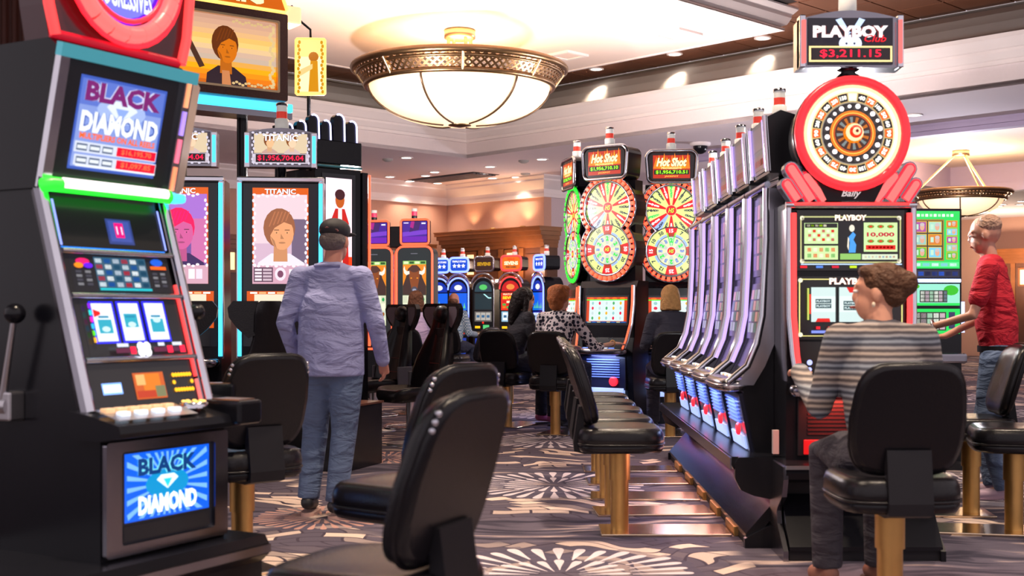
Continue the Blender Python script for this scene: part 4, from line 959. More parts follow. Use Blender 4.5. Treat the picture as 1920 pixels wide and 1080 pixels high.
# rabbit-head emblem behind the name
for s in (-1, 1): pr.poly([(s*.015, 2.61), (s*.075, 2.695), (s*.045, 2.705), (s*.0, 2.63)] if s > 0 else [(-.0, 2.63), (-.045, 2.705), (-.075, 2.695), (-.015, 2.61)], L(205, 220, 255, 1.2))
pr.disc(0, 2.575, .058, L(225, 232, 255, 1.3), 20, .045); pr.disc(-.02, 2.575, .006, L(30, 30, 50), 8); pr.disc(.02, 2.575, .006, L(30, 30, 50), 8)
pr.text('PLAYBOY', 0, 2.635, .062, L(235, 228, 228, 1.3), .38, .06, edge=L(120, 60, 60)); pr.text('Club', .125, 2.60, .035, L(230, 40, 50, 1.3), .11, .01, .3)
pr.rect(-.21, 2.482, .21, 2.562, L(250, 225, 170, 1.3)); pr.rect(-.20, 2.491, .20, 2.553, L(20, 6, 10))
pr.text('$3,211.15', 0, 2.522, .045, L(255, 50, 70, 1.6), .31, .012); mb.build('sign_face', PRINT, sg)
candle(pm, 0, .07, 2.745, 1.3)
# plinth under it
t = thing('bank_base', 'short black plinth under the red wheel machine with slanted toe board', 'plinth', (1.565, 6.2, 0))
MB().prism([(-.20, .40), (-.21, .43), (-.205, .47), (.16, .47), (.16, .40), (-.08, .37)], 'x', -.37, .40).build('shelf', BLACK, t)
MB().box(-.37, .40, -.216, -.208, .45, .468).build('shelf_edge', STEEL, t)
MB().box(-.35, .38, .02, .15, 0, .40).build('core', MATTE, t)
MB().prism([(-.20, .05), (-.20, .07), (.0, .30), (.05, .30), (-.13, .05)], 'x', -.35, .40).build('toe_board', BLACK, t)
MB().box(-.35, .40, -.19, .1, 0, .05).build('toe_kick', MATTE, t)
ep = [(-.2, .46), (-.21, .40), (-.17, .31), (-.08, .26), (-.03, .22), (-.05, .16), (-.14, .10), (-.21, .05), (-.21, 0), (.15, 0), (.15, .46)]
for x in (-.37, .40): MB().prism(ep, 'x', x-.012, x+.012).build('end_panel', DCHROME if x < 0 else BLACK, t)
MB().box(-.39, -.36, .02, .05, .50, .62).build('warning_sticker', mat('paper_white', L(180, 165, 160), .6), t)

# ---------------------------------------------------------------- twin wheel machines
WR, WY, WB2, WG = L(228, 40, 44, 1.05), L(222, 236, 160, 1.05), L(170, 190, 230, 1.05), L(70, 215, 90, 1.1)
def fig8(r1, z1, r2, z2, n=20):
    """outline of two fused circles, counter-clockwise from the right waist"""
    d_ = z1-z2; h = (d_*d_+r1*r1-r2*r2)/(2*d_); xw = math.sqrt(max(r1*r1-h*h, .01)); zw = z1-h
    a0 = math.atan2(zw-z1, xw); b0 = math.atan2(zw-z2, -xw)
    up_ = [(r1*math.cos(a0+(math.pi-2*a0)*i/n), z1+r1*math.sin(a0+(math.pi-2*a0)*i/n)) for i in range(n+1)]
    lo_ = []
    a1 = math.pi-math.atan2(zw-z2, xw); a2 = 2*math.pi+math.atan2(zw-z2, xw)
    for i in range(1, n): lo_.append((r2*math.cos(a1+(a2-a1)*i/n), z2+r2*math.sin(a1+(a2-a1)*i/n)))
    return up_+lo_
def hot_machine(t, amount, ring_mat, reels):
    Z1, Z2 = 2.33, 1.885
    MB().box(-.35, .35, 0.02, .32, 0, .12).build('plinth', MATTE, t)
    MB().prism([(.04, .12), (.0, .40), (-.02, .80), (.02, .95), (.06, 1.48), (.10, 1.55), (.32, 1.55), (.32, .12)], 'x', -.35, .35).build('cabinet', BLACK, t)
    o = fig8(.335, Z1, .33, Z2); MB().prism(o, 'y', .07, .30).build('wheel_housing', BLACK, t)
    mb = MB(); mb.box(-.28, .28, .16, .32, 1.5, 2.62); mb.build('spine', MATTE, t)
    # bulbs round the figure eight
    oo = fig8(.325, Z1, .32, Z2, 24)
    MB().tube([(x, .058, z) for x, z in fig8(.345, Z1, .34, Z2)], .012, 6, 0, True).build('outer_chrome', DCHROME, t)
    MB().tube([(x, .052, z) for x, z in fig8(.282, Z1, .278, Z2)], .017, 8, 0, True).build('inner_chrome', CHROME, t)
    rm = None
    for i in range(len(oo)):
        p, q = oo[i-1], oo[i]; m_ = ((p[0]+q[0])/2, (p[1]+q[1])/2); a = math.atan2(q[1]-p[1], q[0]-p[0]); ln = math.hypot(q[0]-p[0], q[1]-p[1])
        if ln < .01: continue
        if rm is None: rm = MB().box(-.018, .018, -.018, .018, -.021, .021, 0, .004).build('ring_bulb', ring_mat, t); b_ = rm
        else: b_ = rm.copy(); COL.objects.link(b_)
        b_.location = (m_[0]*.965, .05, Z1+(m_[1]-Z1)*.97 if m_[1] > (Z1+Z2)/2 else Z2+(m_[1]-Z2)*.97); b_.rotation_euler = (0, -a, 0)
    MB().tube([(x*.97, .066, z) for x, z in fig8(.33, Z1, .325, Z2)], .008, 6, 0, True).build('bulb_channel', mat('channel_glow', L(150, 30, 20), .4, emit=L(255, 60, 40), es=.8) if ring_mat is not NGR else mat('channel_green', L(20, 90, 30), .4, emit=L(30, 200, 60), es=.6), t)
    # wheels
    mb = MB(); pr = Pr(mb, (0, .062, Z1)); pr.disc(0, 0, .275, L(20, 18, 24), 40); pr.up(); n = 20
    vals = ['7500', '3000', '1800', '1500', '1050', '3000', '150', '1500', '600', '1800', '3000', '2000', '700', '900', '3000', '2500', '1750', '7500', '3000', '1200']
    for i in range(n):
        a = math.pi/2-6.28318*i/n; c = WR if i % 3 == 1 else (WB2 if i in (12,) else WY); pr.ring(0, 0, .05, .262, a-3.1416/n, a+3.1416/n, c, 2, up=False)
    pr.up()
    for i in range(n):
        a = math.pi/2-6.28318*i/n; s_ = vals[i]
        for k, ch in enumerate(s_):
            r = .238-k*.041+.004*k*k; pr.text(ch, r*math.cos(a), r*math.sin(a), .047-k*.0065, W_ if i % 3 == 1 else ((30/255, .7, .2) if i % 7 == 0 else L(30, 28, 60)), None, .05, 0, a-math.pi/2, up=False)
    pr.disc(0, 0, .062, L(240, 200, 160), 20); pr.disc(0, 0, .055, L(215, 30, 40, 1.1), 20); pr.text('HS', 0, 0, .05, L(205, 240, 120, 1.3), .065, .02, .3, edge=K_)
    mb.build('upper_wheel', PRINT, t)
    mb = MB(); pr = Pr(mb, (0, .056, Z2)); pr.disc(0, 0, .268, L(24, 22, 28), 40); pr.up(); n = 12
    v2 = ['15', '7', '12', '50', '20', '5', '25', '12', '7', '15', '10', '50']
    for i in range(n):
        a = math.pi/2-6.28318*i/n; d_ = 3.1416/n; pr.ring(0, 0, .165, .258, a-d_, a+d_, WR if i % 3 == 0 else WY, 3, up=False)
    pr.up()
    for i in range(n):
        a = math.pi/2-6.28318*i/n; d_ = 3.1416/n
        if i % 3 == 0: pr.ring(0, 0, .165, .195, a-d_*.7, a+d_*.7, L(180, 60, 40), 2, up=False)
        else: pr.ring(0, 0, .165, .19, a-d_*.9, a+d_*.9, WB2, 2, up=False)
    pr.up()
    for i in range(n):
        a = math.pi/2-6.28318*i/n; pr.text(v2[i], .222*math.cos(a), .222*math.sin(a), .042, W_ if i % 3 == 0 else L(30, 28, 60), None, .04, 0, a-math.pi/2, up=False)
    pr.disc(0, 0, .163, L(70, 60, 40), 36); pr.disc(0, 0, .158, L(215, 220, 185), 36); pr.up()
    for i in range(12):
        a = math.pi/2-6.28318*i/12; pr.ring(0, 0, .055, .158, a-.26, a+.26, L(225, 228, 190) if i % 2 else L(196, 200, 190), 2, up=False)
    pr.up()
    for i in range(12):
        a = math.pi/2-6.28318*i/12; pr.text('23'[i % 2], .118*math.cos(a), .118*math.sin(a), .05, WG if i % 2 == 0 else L(190, 205, 240), None, .06, 0, a-math.pi/2, up=False, edge=None if i % 2 == 0 else L(70, 90, 160))
    pr.disc(0, 0, .052, L(235, 225, 220), 20); pr.disc(0, 0, .044, L(215, 30, 40, 1.1), 20); pr.text('HS', 0, 0, .04, L(205, 240, 120, 1.3), .055, .02, .3, edge=K_)
    if reels: pr.poly([(-.05, .20), (-.04, .20), (-.005, .06), (-.012, .06)], L(60, 255, 80, 1.5)); pr.poly([(.05, .20), (.04, .20), (.005, .06), (.012, .06)], L(60, 255, 80, 1.5), up=False)
    mb.build('lower_wheel', PRINT, t)
    # sign
    MB().box(-.16, .16, .12, .40, 2.55, 2.68).build('sign_neck', MATTE, t)
    so = rrect(-.275, .275, 2.62, 2.965, .07); so = [(x*(1-.06*(z < 2.75)), z+.02*math.cos(x*5)) for x, z in so]
    sg = MB().prism(so, 'y', .0, .30).build('sign_box', BLACK, t)
    MB().tube([(x, -.005, z) for x, z in so], .018, 8, 0, True).build('sign_frame', CHROME, sg)
    mb = MB(); pr = Pr(mb, (0, -.008, 2.80)); pr.poly([(x*.9, (z-2.80)*.88) for x, z in so], L(26, 14, 14)); pr.rect(-.20, -.125, .20, .125, L(190, 50, 24))
    for i in range(9): u = -.17+i*.0425; pr.poly([(u-.03, -.02), (u+.03, -.02), (u+.008*(-1)**i, .11+.02*(i % 3))], L(255, 130+10*(i % 4), 40), up=(i == 0))
    pr.text('Hot Shot', 0, .05, .095, L(250, 240, 190, 1.3), .33, .05, .3, edge=L(90, 20, 10)); pr.text('PROGRESSIVE', 0, -.015, .022, L(255, 220, 160, 1.2), .22, .04)
    pr.rect(-.19, -.085, .19, -.035, L(16, 30, 10)); pr.text(amount, 0, -.06, .042, L(160, 255, 70, 1.5), .34, .02); pr.text('JACKPOT', 0, -.106, .022, L(255, 190, 130, 1.2), .15, .03); mb.build('sign_face', PRINT, sg)
    candle(t, 0, .10, 2.98, 1.5)
    # main screen, side lamps, deck, belly
    V = Vector((0, .04, .53)).normalized()
    mb = MB(); pr = Pr(mb, (0, -.004+.02, .96), (1, 0, 0), V); pr.rect(-.27, .12, .27, .44, L(20, 20, 24)); pr.rect(-.25, .15, .25, .42, L(200, 70, 40)); pr.rect(-.215, .165, .215, .385, L(205, 225, 222)); pr.up()
    for i in range(5):
        u = -.172+i*.086; pr.rect(u-.04, .165, u+.04, .385, L(214, 232, 228), up=False)
    pr.up(); sy = [L(90, 160, 110), L(215, 70, 90), L(225, 170, 60), L(190, 205, 205), L(150, 190, 190)]
    for i in range(5):
        for j in range(4): pr.disc(-.172+i*.086, .195+j*.053, .022 if reels else .014, sy[(i*2+j*3) % 5], 8, .018, up=False)
    for i in range(5): pr.disc(-.19+i*.095, .405, .03, L(255, 110, 60, 1.1), 10, .012, up=False)
    pr.rect(-.25, .385, .25, .395, L(60, 220, 60, 1.2)); pr.rect(-.25, .145, .25, .16, L(40, 70, 120)); digits(pr, -.24, .147, .24, .158, 1, 8, [L(230, 230, 160), L(90, 140, 220)], .3); mb.build('screen', PRINT, t)
    for s in (-1, 1):
        pts = [(s*.335, .03, 1.50), (s*.335, .02, 1.3), (s*.325, -.0, 1.1), (s*.305, -.06, .92), (s*.29, -.10, .84)]
        MB().tube(pts, .022, 8).build('chrome_rail', CHROME, t); MB().tube([(p[0]*.985, p[1]-.02, p[2]) for p in pts], .012, 6).build('orange_tube', NOR, t)
    ring = superring(.62, .24, 3.2)
    mb = MB(); mb.loft([[(x*k, -.07+y*k, z) for x, y in ring] for k, z in ((.75, .77), (.97, .78), (1, .80), (.98, .825), (.9, .835), (.1, .84))]); mb.build('button_deck', DCHROME, t)
    for i in range(5): MB().box(-.2+i*.08, -.15+i*.08, -.13, -.09, .832, .846, 0, .003).build('button', BTN if i % 2 else mat('blue_button', L(90, 120, 230), .3, emit=L(110, 140, 255), es=1.0), t)
    MB().box(-.27, .27, -.03, .03, .40, .76, 0, .006).build('belly_door', mat('belly_blue_black', (.015, .018, .05), .3, coat=.4), t)
    for i in range(8): MB().box(-.20, .20, -.042, -.03, .53+i*.026, .541+i*.026).build('louver', mat('louver_blue', L(120, 140, 220), .3, emit=L(90, 120, 240), es=.5), t)
    mb = MB(); mb.lathe([(.05, 0), (.05, -.014), (.035, -.02)], 16, (.13, -.035, .49), axis='y'); mb.build('badge', NR, t)
    MB().box(-.25, .25, -.038, -.0, .30, .42, 0, .004).build('kick_plate', mat('kick_blue', L(190, 205, 255), .3, emit=L(170, 195, 255), es=.6), t)
    light('belly_lamp', 'AREA', (0, -.16, .74), 3, (.42, .52, 1), .3, (R(8), 0, 0), t)
for (px, Y, rz, lb, am, rm, rl) in ((1259, 13.35, -4, 'twin wheel slot machine facing the camera, played by the woman with blond bob', '$1,956,710.51', NOR, True),
                                   (1134, 13.0, -34, 'twin wheel slot machine turned left, played by the woman in spotted blouse', '$1,956,710.10', NOR, False),
                                   (1066, 14.1, -76, 'twin wheel slot machine seen edge on with green bulbs', '$1,956,710.10', NGR, False)):
    hm = thing('slot_machine', lb, 'slot machine', ((px-1015)/F*Y, Y, 0), rz, 'twin wheel machines'); hot_machine(hm, am, rm, rl)
# ---------------------------------------------------------------- tall portrait-screen machines
def scroll_border(pr, u0, v0, u1, v1, c, s=.02):
    for k in range(int((v1-v0)/s/1.6)):
        v = v0+k*s*1.6
        for u in (u0, u1): pr.disc(u+.006*(-1)**k, v, s*.5, c, 7, s*.7, up=False)
    for k in range(int((u1-u0)/s/1.6)):
        u = u0+k*s*1.6
        for v in (v0, v1): pr.disc(u, v+.006*(-1)**k, s*.7, c, 7, s*.5, up=False)
def portrait(pr, u, v, k, hair, skin_, cloth, hk=1.0):
    """plain bust of nobody in particular"""
    pr.poly([(u-.20*k, v-.36*k), (u+.22*k, v-.36*k), (u+.20*k, v-.25*k), (u+.08*k, v-.17*k), (u-.08*k, v-.17*k), (u-.19*k, v-.25*k)], cloth)
    pr.poly([(u-.06*k, v-.24*k), (u+.06*k, v-.24*k), (u+.055*k, v-.05*k), (u-.055*k, v-.05*k)], tuple(x*.75 for x in skin_))
    pr.disc(u-.01*k, v+.05*k, .135*k, hair, 18, .17*k*hk); pr.disc(u+.012*k, v, .10*k, skin_, 18, .14*k)
    pr.poly([(u-.13*k, v+.02*k), (u-.09*k, v+.15*k), (u+.09*k, v+.16*k), (u+.11*k, v+.07*k), (u+.03*k, v+.10*k), (u-.05*k, v+.05*k), (u-.095*k, v-.03*k)], hair)
    if k > .5:
        sh_ = tuple(x*.55 for x in skin_); dk = tuple(x*.25 for x in skin_)
        for s in (-1, 1):
            pr.poly([(u+.012*k+s*.045*k-.022*k, v+.028*k), (u+.012*k+s*.045*k+.022*k, v+.028*k), (u+.012*k+s*.045*k+.02*k, v+.036*k), (u+.012*k+s*.045*k-.02*k, v+.036*k)], dk, up=(s < 0))
            pr.disc(u+.012*k+s*.045*k, v+.008*k, .016*k, tuple(min(1, x*1.25) for x in skin_), 10, .008*k, up=False)
        pr.up()
        for s in (-1, 1): pr.disc(u+.012*k+s*.045*k, v+.008*k, .007*k, dk, 8, up=False)
        pr.poly([(u+.004*k, v+.0), (u+.03*k, v-.045*k), (u+.0*k, v-.045*k)], sh_, up=False); pr.disc(u+.014*k, v-.078*k, .03*k, sh_, 10, .008*k, up=False)
        pr.poly([(u-.085*k, v-.02*k), (u-.06*k, v-.09*k), (u-.03*k, v-.13*k), (u-.05*k, v-.06*k)], sh_, up=False)
        for q in range(5): pr.poly([(u-.10*k+q*.035*k, v+.06*k+q*.012*k), (u-.09*k+q*.035*k, v+.06*k+q*.012*k), (u-.04*k+q*.03*k, v+.19*k), (u-.05*k+q*.03*k, v+.19*k)], tuple(x*1.5 for x in hair), up=False)
def tall_machine(t, which):
    MB().box(-.36, .36, .0, .75, 0, .10).build('plinth', MATTE, t)
    MB().prism([(.06, .10), (.02, .60), (.0, .80), (.04, .95), (.06, 2.28), (.10, 2.31), (.45, 2.31), (.55, .9), (.55, .10)], 'x', -.335, .335).build('cabinet', BLACK, t)
    MB().box(-.35, .35, .02, .10, 2.28, 2.325, 0, .01).build('top_cap', CHROME, t)
    for s in (-1, 1):
        MB().box(s*.33-.022, s*.33+.022, .02, .06, .84, 2.29, 0, .006).build('chrome_rail', CHROME, t)
        MB().tube([(s*.325, .01, .86), (s*.325, .01, 2.27)], .016, 8).build('cyan_tube', NCY, t)
    mb = MB(); pr = Pr(mb, (0, .038, 0)); pr.rect(-.30, .92, .30, 2.27, L(12, 13, 18)); bg = (L(226, 205, 212), L(170, 130, 200))[which]
    pr.rect(-.225, 1.45, .225, 2.235, L(214, 120, 92)); pr.rect(-.215, 1.455, .215, 2.18, bg)
    pr.rect(-.215, 1.455, .215, 1.78, (L(206, 180, 196), L(120, 96, 150))[which]); pr.rect(.09, 1.62, .215, 1.98, (L(112, 98, 118), L(200, 130, 170))[which])
    portrait(pr, .0, 1.86, .95, (L(150, 104, 84), L(255, 90, 120))[which], (L(228, 172, 140), L(205, 120, 160))[which], (L(228, 222, 232), L(60, 44, 84))[which])
    pr.rect(-.225, 1.45, .225, 1.60, L(206, 168, 182)); pr.rect(-.215, 1.465, -.06, 1.585, L(96, 72, 88)); pr.up()
    for j in range(4): pr.rect(-.205, 1.475+j*.027, -.15, 1.492+j*.027, L(230, 220, 225), up=False); pr.rect(-.14, 1.475+j*.027, -.07, 1.492+j*.027, L(200, 180, 190), up=False)
    pr.disc(.0, 1.53, .045, L(236, 220, 228), 14, .055); pr.disc(0, 1.53, .025, L(120, 80, 100), 10, .03); pr.rect(.07, 1.49, .12, 1.57, L(238, 230, 236)); pr.rect(.13, 1.49, .18, 1.57, L(225, 215, 226))
    pr.up(); scroll_border(pr, -.21, 1.60, .21, 2.17, L(240, 226, 232), .022)
    pr.text('TITANIC', 0, 2.205, .042, L(240, 234, 240, 1.2), .25, .03, edge=L(90, 40, 40))
    mb.build('upper_screen', PRINT, t)
    mb = MB(); pr = Pr(mb, (0, .034, 0)); pr.rect(-.27, 1.09, .27, 1.39, L(205, 96, 60)); pr.rect(-.21, 1.12, .21, 1.365, L(232, 220, 198)); pr.disc(-.08, 1.22, .05, L(200, 120, 70), 16, .06); pr.disc(-.08, 1.22, .03, L(240, 200, 140), 12, .04); pr.disc(.1, 1.25, .05, L(160, 140, 150), 16)
    pr.up(); digits(pr, -.25, 1.095, .25, 1.118, 1, 9, [L(220, 50, 40), L(240, 230, 220), L(230, 120, 60)], .25); pr.up(); digits(pr, -.25, 1.367, .25, 1.385, 1, 7, [L(255, 245, 235), L(240, 190, 150)], .2); mb.build('lower_screen', PRINT, t)
    mb = MB(); pr = Pr(mb, (0, .030, 0)); pr.rect(-.24, .94, .24, 1.05, L(14, 13, 16))
    for j in range(3):
        for i in range(5): pr.disc(-.16+i*.02, .965+j*.025, .009, L(255, 195, 110, 1.6), 8, up=False)
    mb.build('service_panel', PRINT, t)
    ring = superring(.66, .24, 3.2)
    mb = MB(); mb.loft([[(x*k, -.06+y*k, z) for x, y in ring] for k, z in ((.75, .77), (.97, .78), (1, .81), (.98, .835), (.9, .845), (.1, .85))]); mb.build('button_deck', DCHROME, t)
    # jackpot sign
    MB().lathe([(.06, 2.30), (.035, 2.34), (.035, 2.42)], 12, (0, .15, 0)).build('sign_neck', BLACK, t)
    so = [(-.285, 2.41), (.285, 2.41), (.285, 2.69)]+[(.285-.57*i/8, 2.69+.04*math.sin(math.pi*i/8)) for i in range(1, 8)]+[(-.285, 2.69)]
    sg = MB().prism(so, 'y', .06, .22).build('sign_box', DCHROME, t)
    for s in (-1, 1):
        MB().box(s*.27-.022, s*.27+.022, .035, .08, 2.40, 2.69, 0, .006).build('sign_rail', CHROME, sg); MB().tube([(s*.27, .03, 2.44), (s*.27, .03, 2.66)], .014, 8).build('sign_tube', NCY, sg)
    mb = MB(); pr = Pr(mb, (0, .052, 2.56)); pr.rect(-.235, -.13, .235, .13, L(60, 52, 60)); pr.rect(-.215, -.04, .215, .12, L(214, 196, 170))
    portrait(pr, -.09, .05, .32, L(120, 76, 52), L(232, 190, 156), L(190, 160, 150)); portrait(pr, .09, .05, .32, L(130, 84, 56), L(240, 206, 180), L(200, 180, 176)); pr.rect(-.23, -.125, .23, -.045, L(190, 180, 190)); pr.up(); scroll_border(pr, -.222, -.12, .222, .12, L(206, 200, 214), .018)
    pr.rect(-.20, -.115, .20, -.05, L(20, 4, 8)); pr.text('$1,956,704.04', 0, -.082, .05, L(255, 40, 70, 1.5), .37, .012); pr.text('TITANIC', 0, .085, .05, L(244, 240, 248, 1.3), .28, .03, edge=L(80, 50, 50)); mb.build('sign_face', PRINT, sg)
    candle(t, 0, .14, 2.72, 1.6)
for (X, wh, lb) in ((-2.13, 0, 'tall cyan edged slot machine with bust portrait screen beside the standing man'), (-2.93, 1, 'tall cyan edged slot machine with pink lilac screen half behind diamond machine')):
    t = thing('slot_machine', lb, 'slot machine', (X, 10.0+(X+2.13)*.1, 0), 6, 'tall portrait screen machines'); tall_machine(t, wh)
# black footrest box behind the standing man
t = thing('footrest_box', 'dark low box with wooden edge beside the standing man', 'box', (-1.385, 9.61, 0), 71)
MB().box(-.31, .31, .0, .3, 0, .49, 0, .006).build('body', BLACK, t); MB().box(-.32, .32, -.01, .31, .49, .505).build('top_edge', WOODD, t)
# overhead film display on a post
t = thing('overhead_display', 'large framed overhead screen with sunset portrait and cyan light bar', 'display', (-2.39, 11.5, 0), 37)
MB().lathe([(.05, .0), (.05, 3.1)], 14, (-.33, .25, 0)).build('post', BLACK, t)
MB().lathe([(.25, .0), (.25, .02), (.06, .04)], 20, (-.33, .25, 0)).build('post_foot', MATTE, t)
FRM = mat('carved_brown_frame', L(92, 52, 38), .45, noise=(30, .4), bump=(60, .5))
MB().box(-1.38, -.0, .02, .40, 3.19, 4.0).build('case', BLACK, t)
mb = MB(); frame(mb, rrect(-1.38, 0, 3.19, 4.0, .01, 1), rrect(-1.29, -.09, 3.27, 3.92, .01, 1), -.03, .03); mb.build('outer_frame', FRM, t)
mb = MB(); frame(mb, rrect(-1.30, -.08, 3.26, 3.93, .01, 1), rrect(-1.28, -.10, 3.28, 3.91, .01, 1), -.035, .03); mb.build('inner_frame', GOLD, t)
mb = MB(); pr = Pr(mb, (-.69, .012, 3.595)); n = 14
cs = [(196, 106, 58), (226, 128, 62), (246, 150, 70), (250, 178, 96), (226, 176, 120), (196, 176, 160), (206, 178, 160), (226, 196, 160), (244, 206, 150), (240, 196, 140), (226, 186, 146), (214, 176, 150), (206, 168, 148), (196, 158, 140)]
for i in range(n): pr.rect(-.60, -.32+i*.64/n, .60, -.32+(i+1)*.64/n, L(*cs[i]), up=(i == 0))
pr.poly([(-.42, .32), (-.37, .32), (-.10, -.16), (-.15, -.18)], L(70, 46, 36)); pr.poly([(.10, -.1), (.13, -.1), (.30, -.32), (.24, -.32)], L(50, 34, 30))
portrait(pr, .10, .02, .95, L(96, 54, 36), L(206, 130, 88), L(40, 26, 32)); pr.poly([(.06, -.32), (.06, -.18), (.13, -.18), (.15, -.32)], L(196, 140, 110))
pr.up(); k = 22
for i in range(k): pr.disc(.545+.02*math.sin(i*1.3), -.28+i*.56/k, .016, L(214, 190, 150), 8, .02, up=False)
for i in range(14): pr.disc(.56-.03*i, .275+.012*math.sin(i*1.7), .016, L(206, 180, 140), 8, .012, up=False); pr.disc(.56-.03*i, -.285+.012*math.sin(i*1.7), .016, L(206, 180, 140), 8, .012, up=False)
mb.build('screen', PRINT, t)
MB().box(-1.30, .06, -.02, .30, 3.09, 3.17, 0, .01).build('cyan_light_bar', NCY, t); MB().box(-1.3, .06, .0, .3, 3.03, 3.085).build('light_bar_tray', DCHROME, t)
hd = [(-1.25, 4.0), (-.02, 4.0), (.0, 4.06), (-.04, 4.16), (-.15, 4.22), (-.25, 4.36), (-.69, 4.46), (-1.13, 4.36), (-1.25, 4.2)]
h_ = MB().prism(hd, 'y', .0, .2).build('header_sign', FRM, t)
MB().tube([(x, -.01, z+(.02 if z < 4.02 else -.01)) for x, z in hd], .018, 6, 0, True).build('header_tube', AMB, h_)
mb = MB(); pr = Pr(mb, (-.69, -.006, 4.2)); pr.poly([(x+.69, (z-4.2)*.9) for x, z in hd], L(200, 96, 36)); pr.text('TITANIC', 0, -.04, .20, L(255, 236, 190, 1.2), .92, .05, edge=L(120, 50, 20)); mb.build('header_face', PRINT, h_)
MB().box(-.05, .16, .0, .25, 3.93, 4.10, 0, .02).build('end_lamp', mat('cream_lamp', L(240, 200, 150), .4, emit=L(255, 205, 150), es=.9), t)
t2 = thing('art_panel', 'small lit sepia art panel hung beside the overhead screen', 'sign', (-2.44, 12.3, 0), 4)
MB().box(-.02, .27, .0, .10, 3.40, 3.96, 0, .01).build('case', BLACK, t2)
MB().tube([(x, -.006, z) for x, z in rrect(-.02, .27, 3.40, 3.96, .01, 1)], .012, 6, 0, True).build('edge_light', AMB, t2)
mb = MB(); pr = Pr(mb, (.125, -.004, 3.68)); pr.rect(-.135, -.27, .135, .27, L(246, 214, 156, 1.2)); pr.rect(-.12, -.25, .12, .1, L(252, 232, 190, 1.2)); pr.disc(.03, .1, .05, L(176, 110, 60), 12); pr.poly([(-.02, -.25), (.08, -.25), (.07, .06), (.0, .06)], L(206, 150, 90)); pr.poly([(-.11, -.1), (.02, -.02), (.02, .03), (-.1, -.03)], L(240, 206, 156)); pr.up()
for i in range(14): pr.disc(-.12+.01*(i % 2), -.25+i*.038, .014, L(206, 150, 80), 7, .02, up=False); pr.disc(.12-.01*(i % 2), -.25+i*.038, .014, L(206, 150, 80), 7, .02, up=False)
mb.build('art_face', PRINT, t2)
MB().tube([(.12, .05, 3.96), (.12, .03, 4.06), (.02, .0, 4.14), (-.06, -.05, 4.28)], .012, 6).build('cable', BLACK, t2)
MB().tube([(.1, .06, 3.42), (.1, .06, 3.0), (-.2, -.0, 2.9)], .02, 6).build('support_arm', BLACK, t2)
MB().lathe([(.03, 0), (.03, 2.95)], 10, (-.2, 0, 0)).build('support_post', BLACK, t2)

# ---------------------------------------------------------------- dark tower with side art and neon crown
t = thing('display_tower', 'tall black tower with lit figure panel and neon crown behind the man', 'display', (-1.86, 11.3, 0), 42)
MB().box(-.26, .24, .0, .55, 0, 2.54, 0, .01).build('body', BLACK, t)
MB().box(.24, .30, -.02, .1, 0, 2.52).build('corner_post', BLACK, t)
MB().tube([(.31, -.03, .9), (.31, -.03, 2.50)], .013, 8).build('red_tube', NOR, t)
MB().tube([(-.25, -.004, 2.555), (.24, -.004, 2.555)], .012, 6).build('top_edge', mat('teal_edge', (.1, .4, .45), .3, .4), t)
mb = MB(); pr = Pr(mb, (0, -.006, -.17)); pr.rect(-.19, 1.35, .17, 2.66, L(10, 10, 14)); pr.rect(-.15, 1.40, .13, 2.62, L(240, 214, 226, 1.3)); pr.rect(-.15, 1.40, .13, 1.9, L(244, 120, 110, 1.2))
pr.disc(.0, 2.42, .05, L(190, 110, 80), 14, .075); pr.disc(0, 2.47, .055, L(60, 26, 30), 14, .05); pr.poly([(-.10, 1.6), (.09, 1.6), (.1, 2.2), (.05, 2.34), (-.05, 2.34), (-.11, 2.2)], L(196, 60, 56)); pr.poly([(-.03, 1.75), (.03, 1.75), (.02, 2.34), (-.02, 2.34)], L(250, 236, 230)); pr.poly([(-.14, 1.95), (-.09, 1.95), (-.07, 2.25), (-.11, 2.22)], L(240, 220, 226)); pr.poly([(.09, 1.9), (.12, 1.9), (.11, 2.2), (.08, 2.2)], L(240, 220, 226))
mb.build('art_face', PRINT, t)
MB().box(-.30, .26, .02, .42, 2.58, 2.80, 0, .01).build('crown_bracket', BLACK, t); MB().tube([(-.28, .1, 2.56), (.05, .1, 2.58)], .05, 10).build('crown_pipe', mat('khaki_metal', (.25, .22, .17), .4, .7), t)
for k, (x0, h_, w_) in enumerate(((-.50, .13, .08), (-.37, .17, .09), (-.24, .24, .10), (-.11, .20, .09), (.03, .27, .11), (.17, .22, .10))):
    pts = [(x0-w_/2, 2.78), (x0+w_/2, 2.78), (x0+w_/2, 2.78+h_-w_/2)]+arc(x0, 2.78+h_-w_/2, w_/2, 0, math.pi, 6)
    c_ = MB().prism(pts, 'y', .06, .12).build('crown_letter', BLACK, t)
    MB().tube([(x0+w_/2+.005, .05, 2.80), (x0+w_/2, .05, 2.78+h_-w_/2)]+[(x, .05, z) for x, z in arc(x0, 2.78+h_-w_/2, w_/2, 0, 2.0, 4)], .009, 6).build('neon_outline', mat('neon_crown', (.3, .3, .3), .3, emit=L(190, 190, 255), es=2.2), c_)
MB().box(-.58, .24, .08, .2, 2.90, 2.80).build('crown_shelf', BLACK, t)

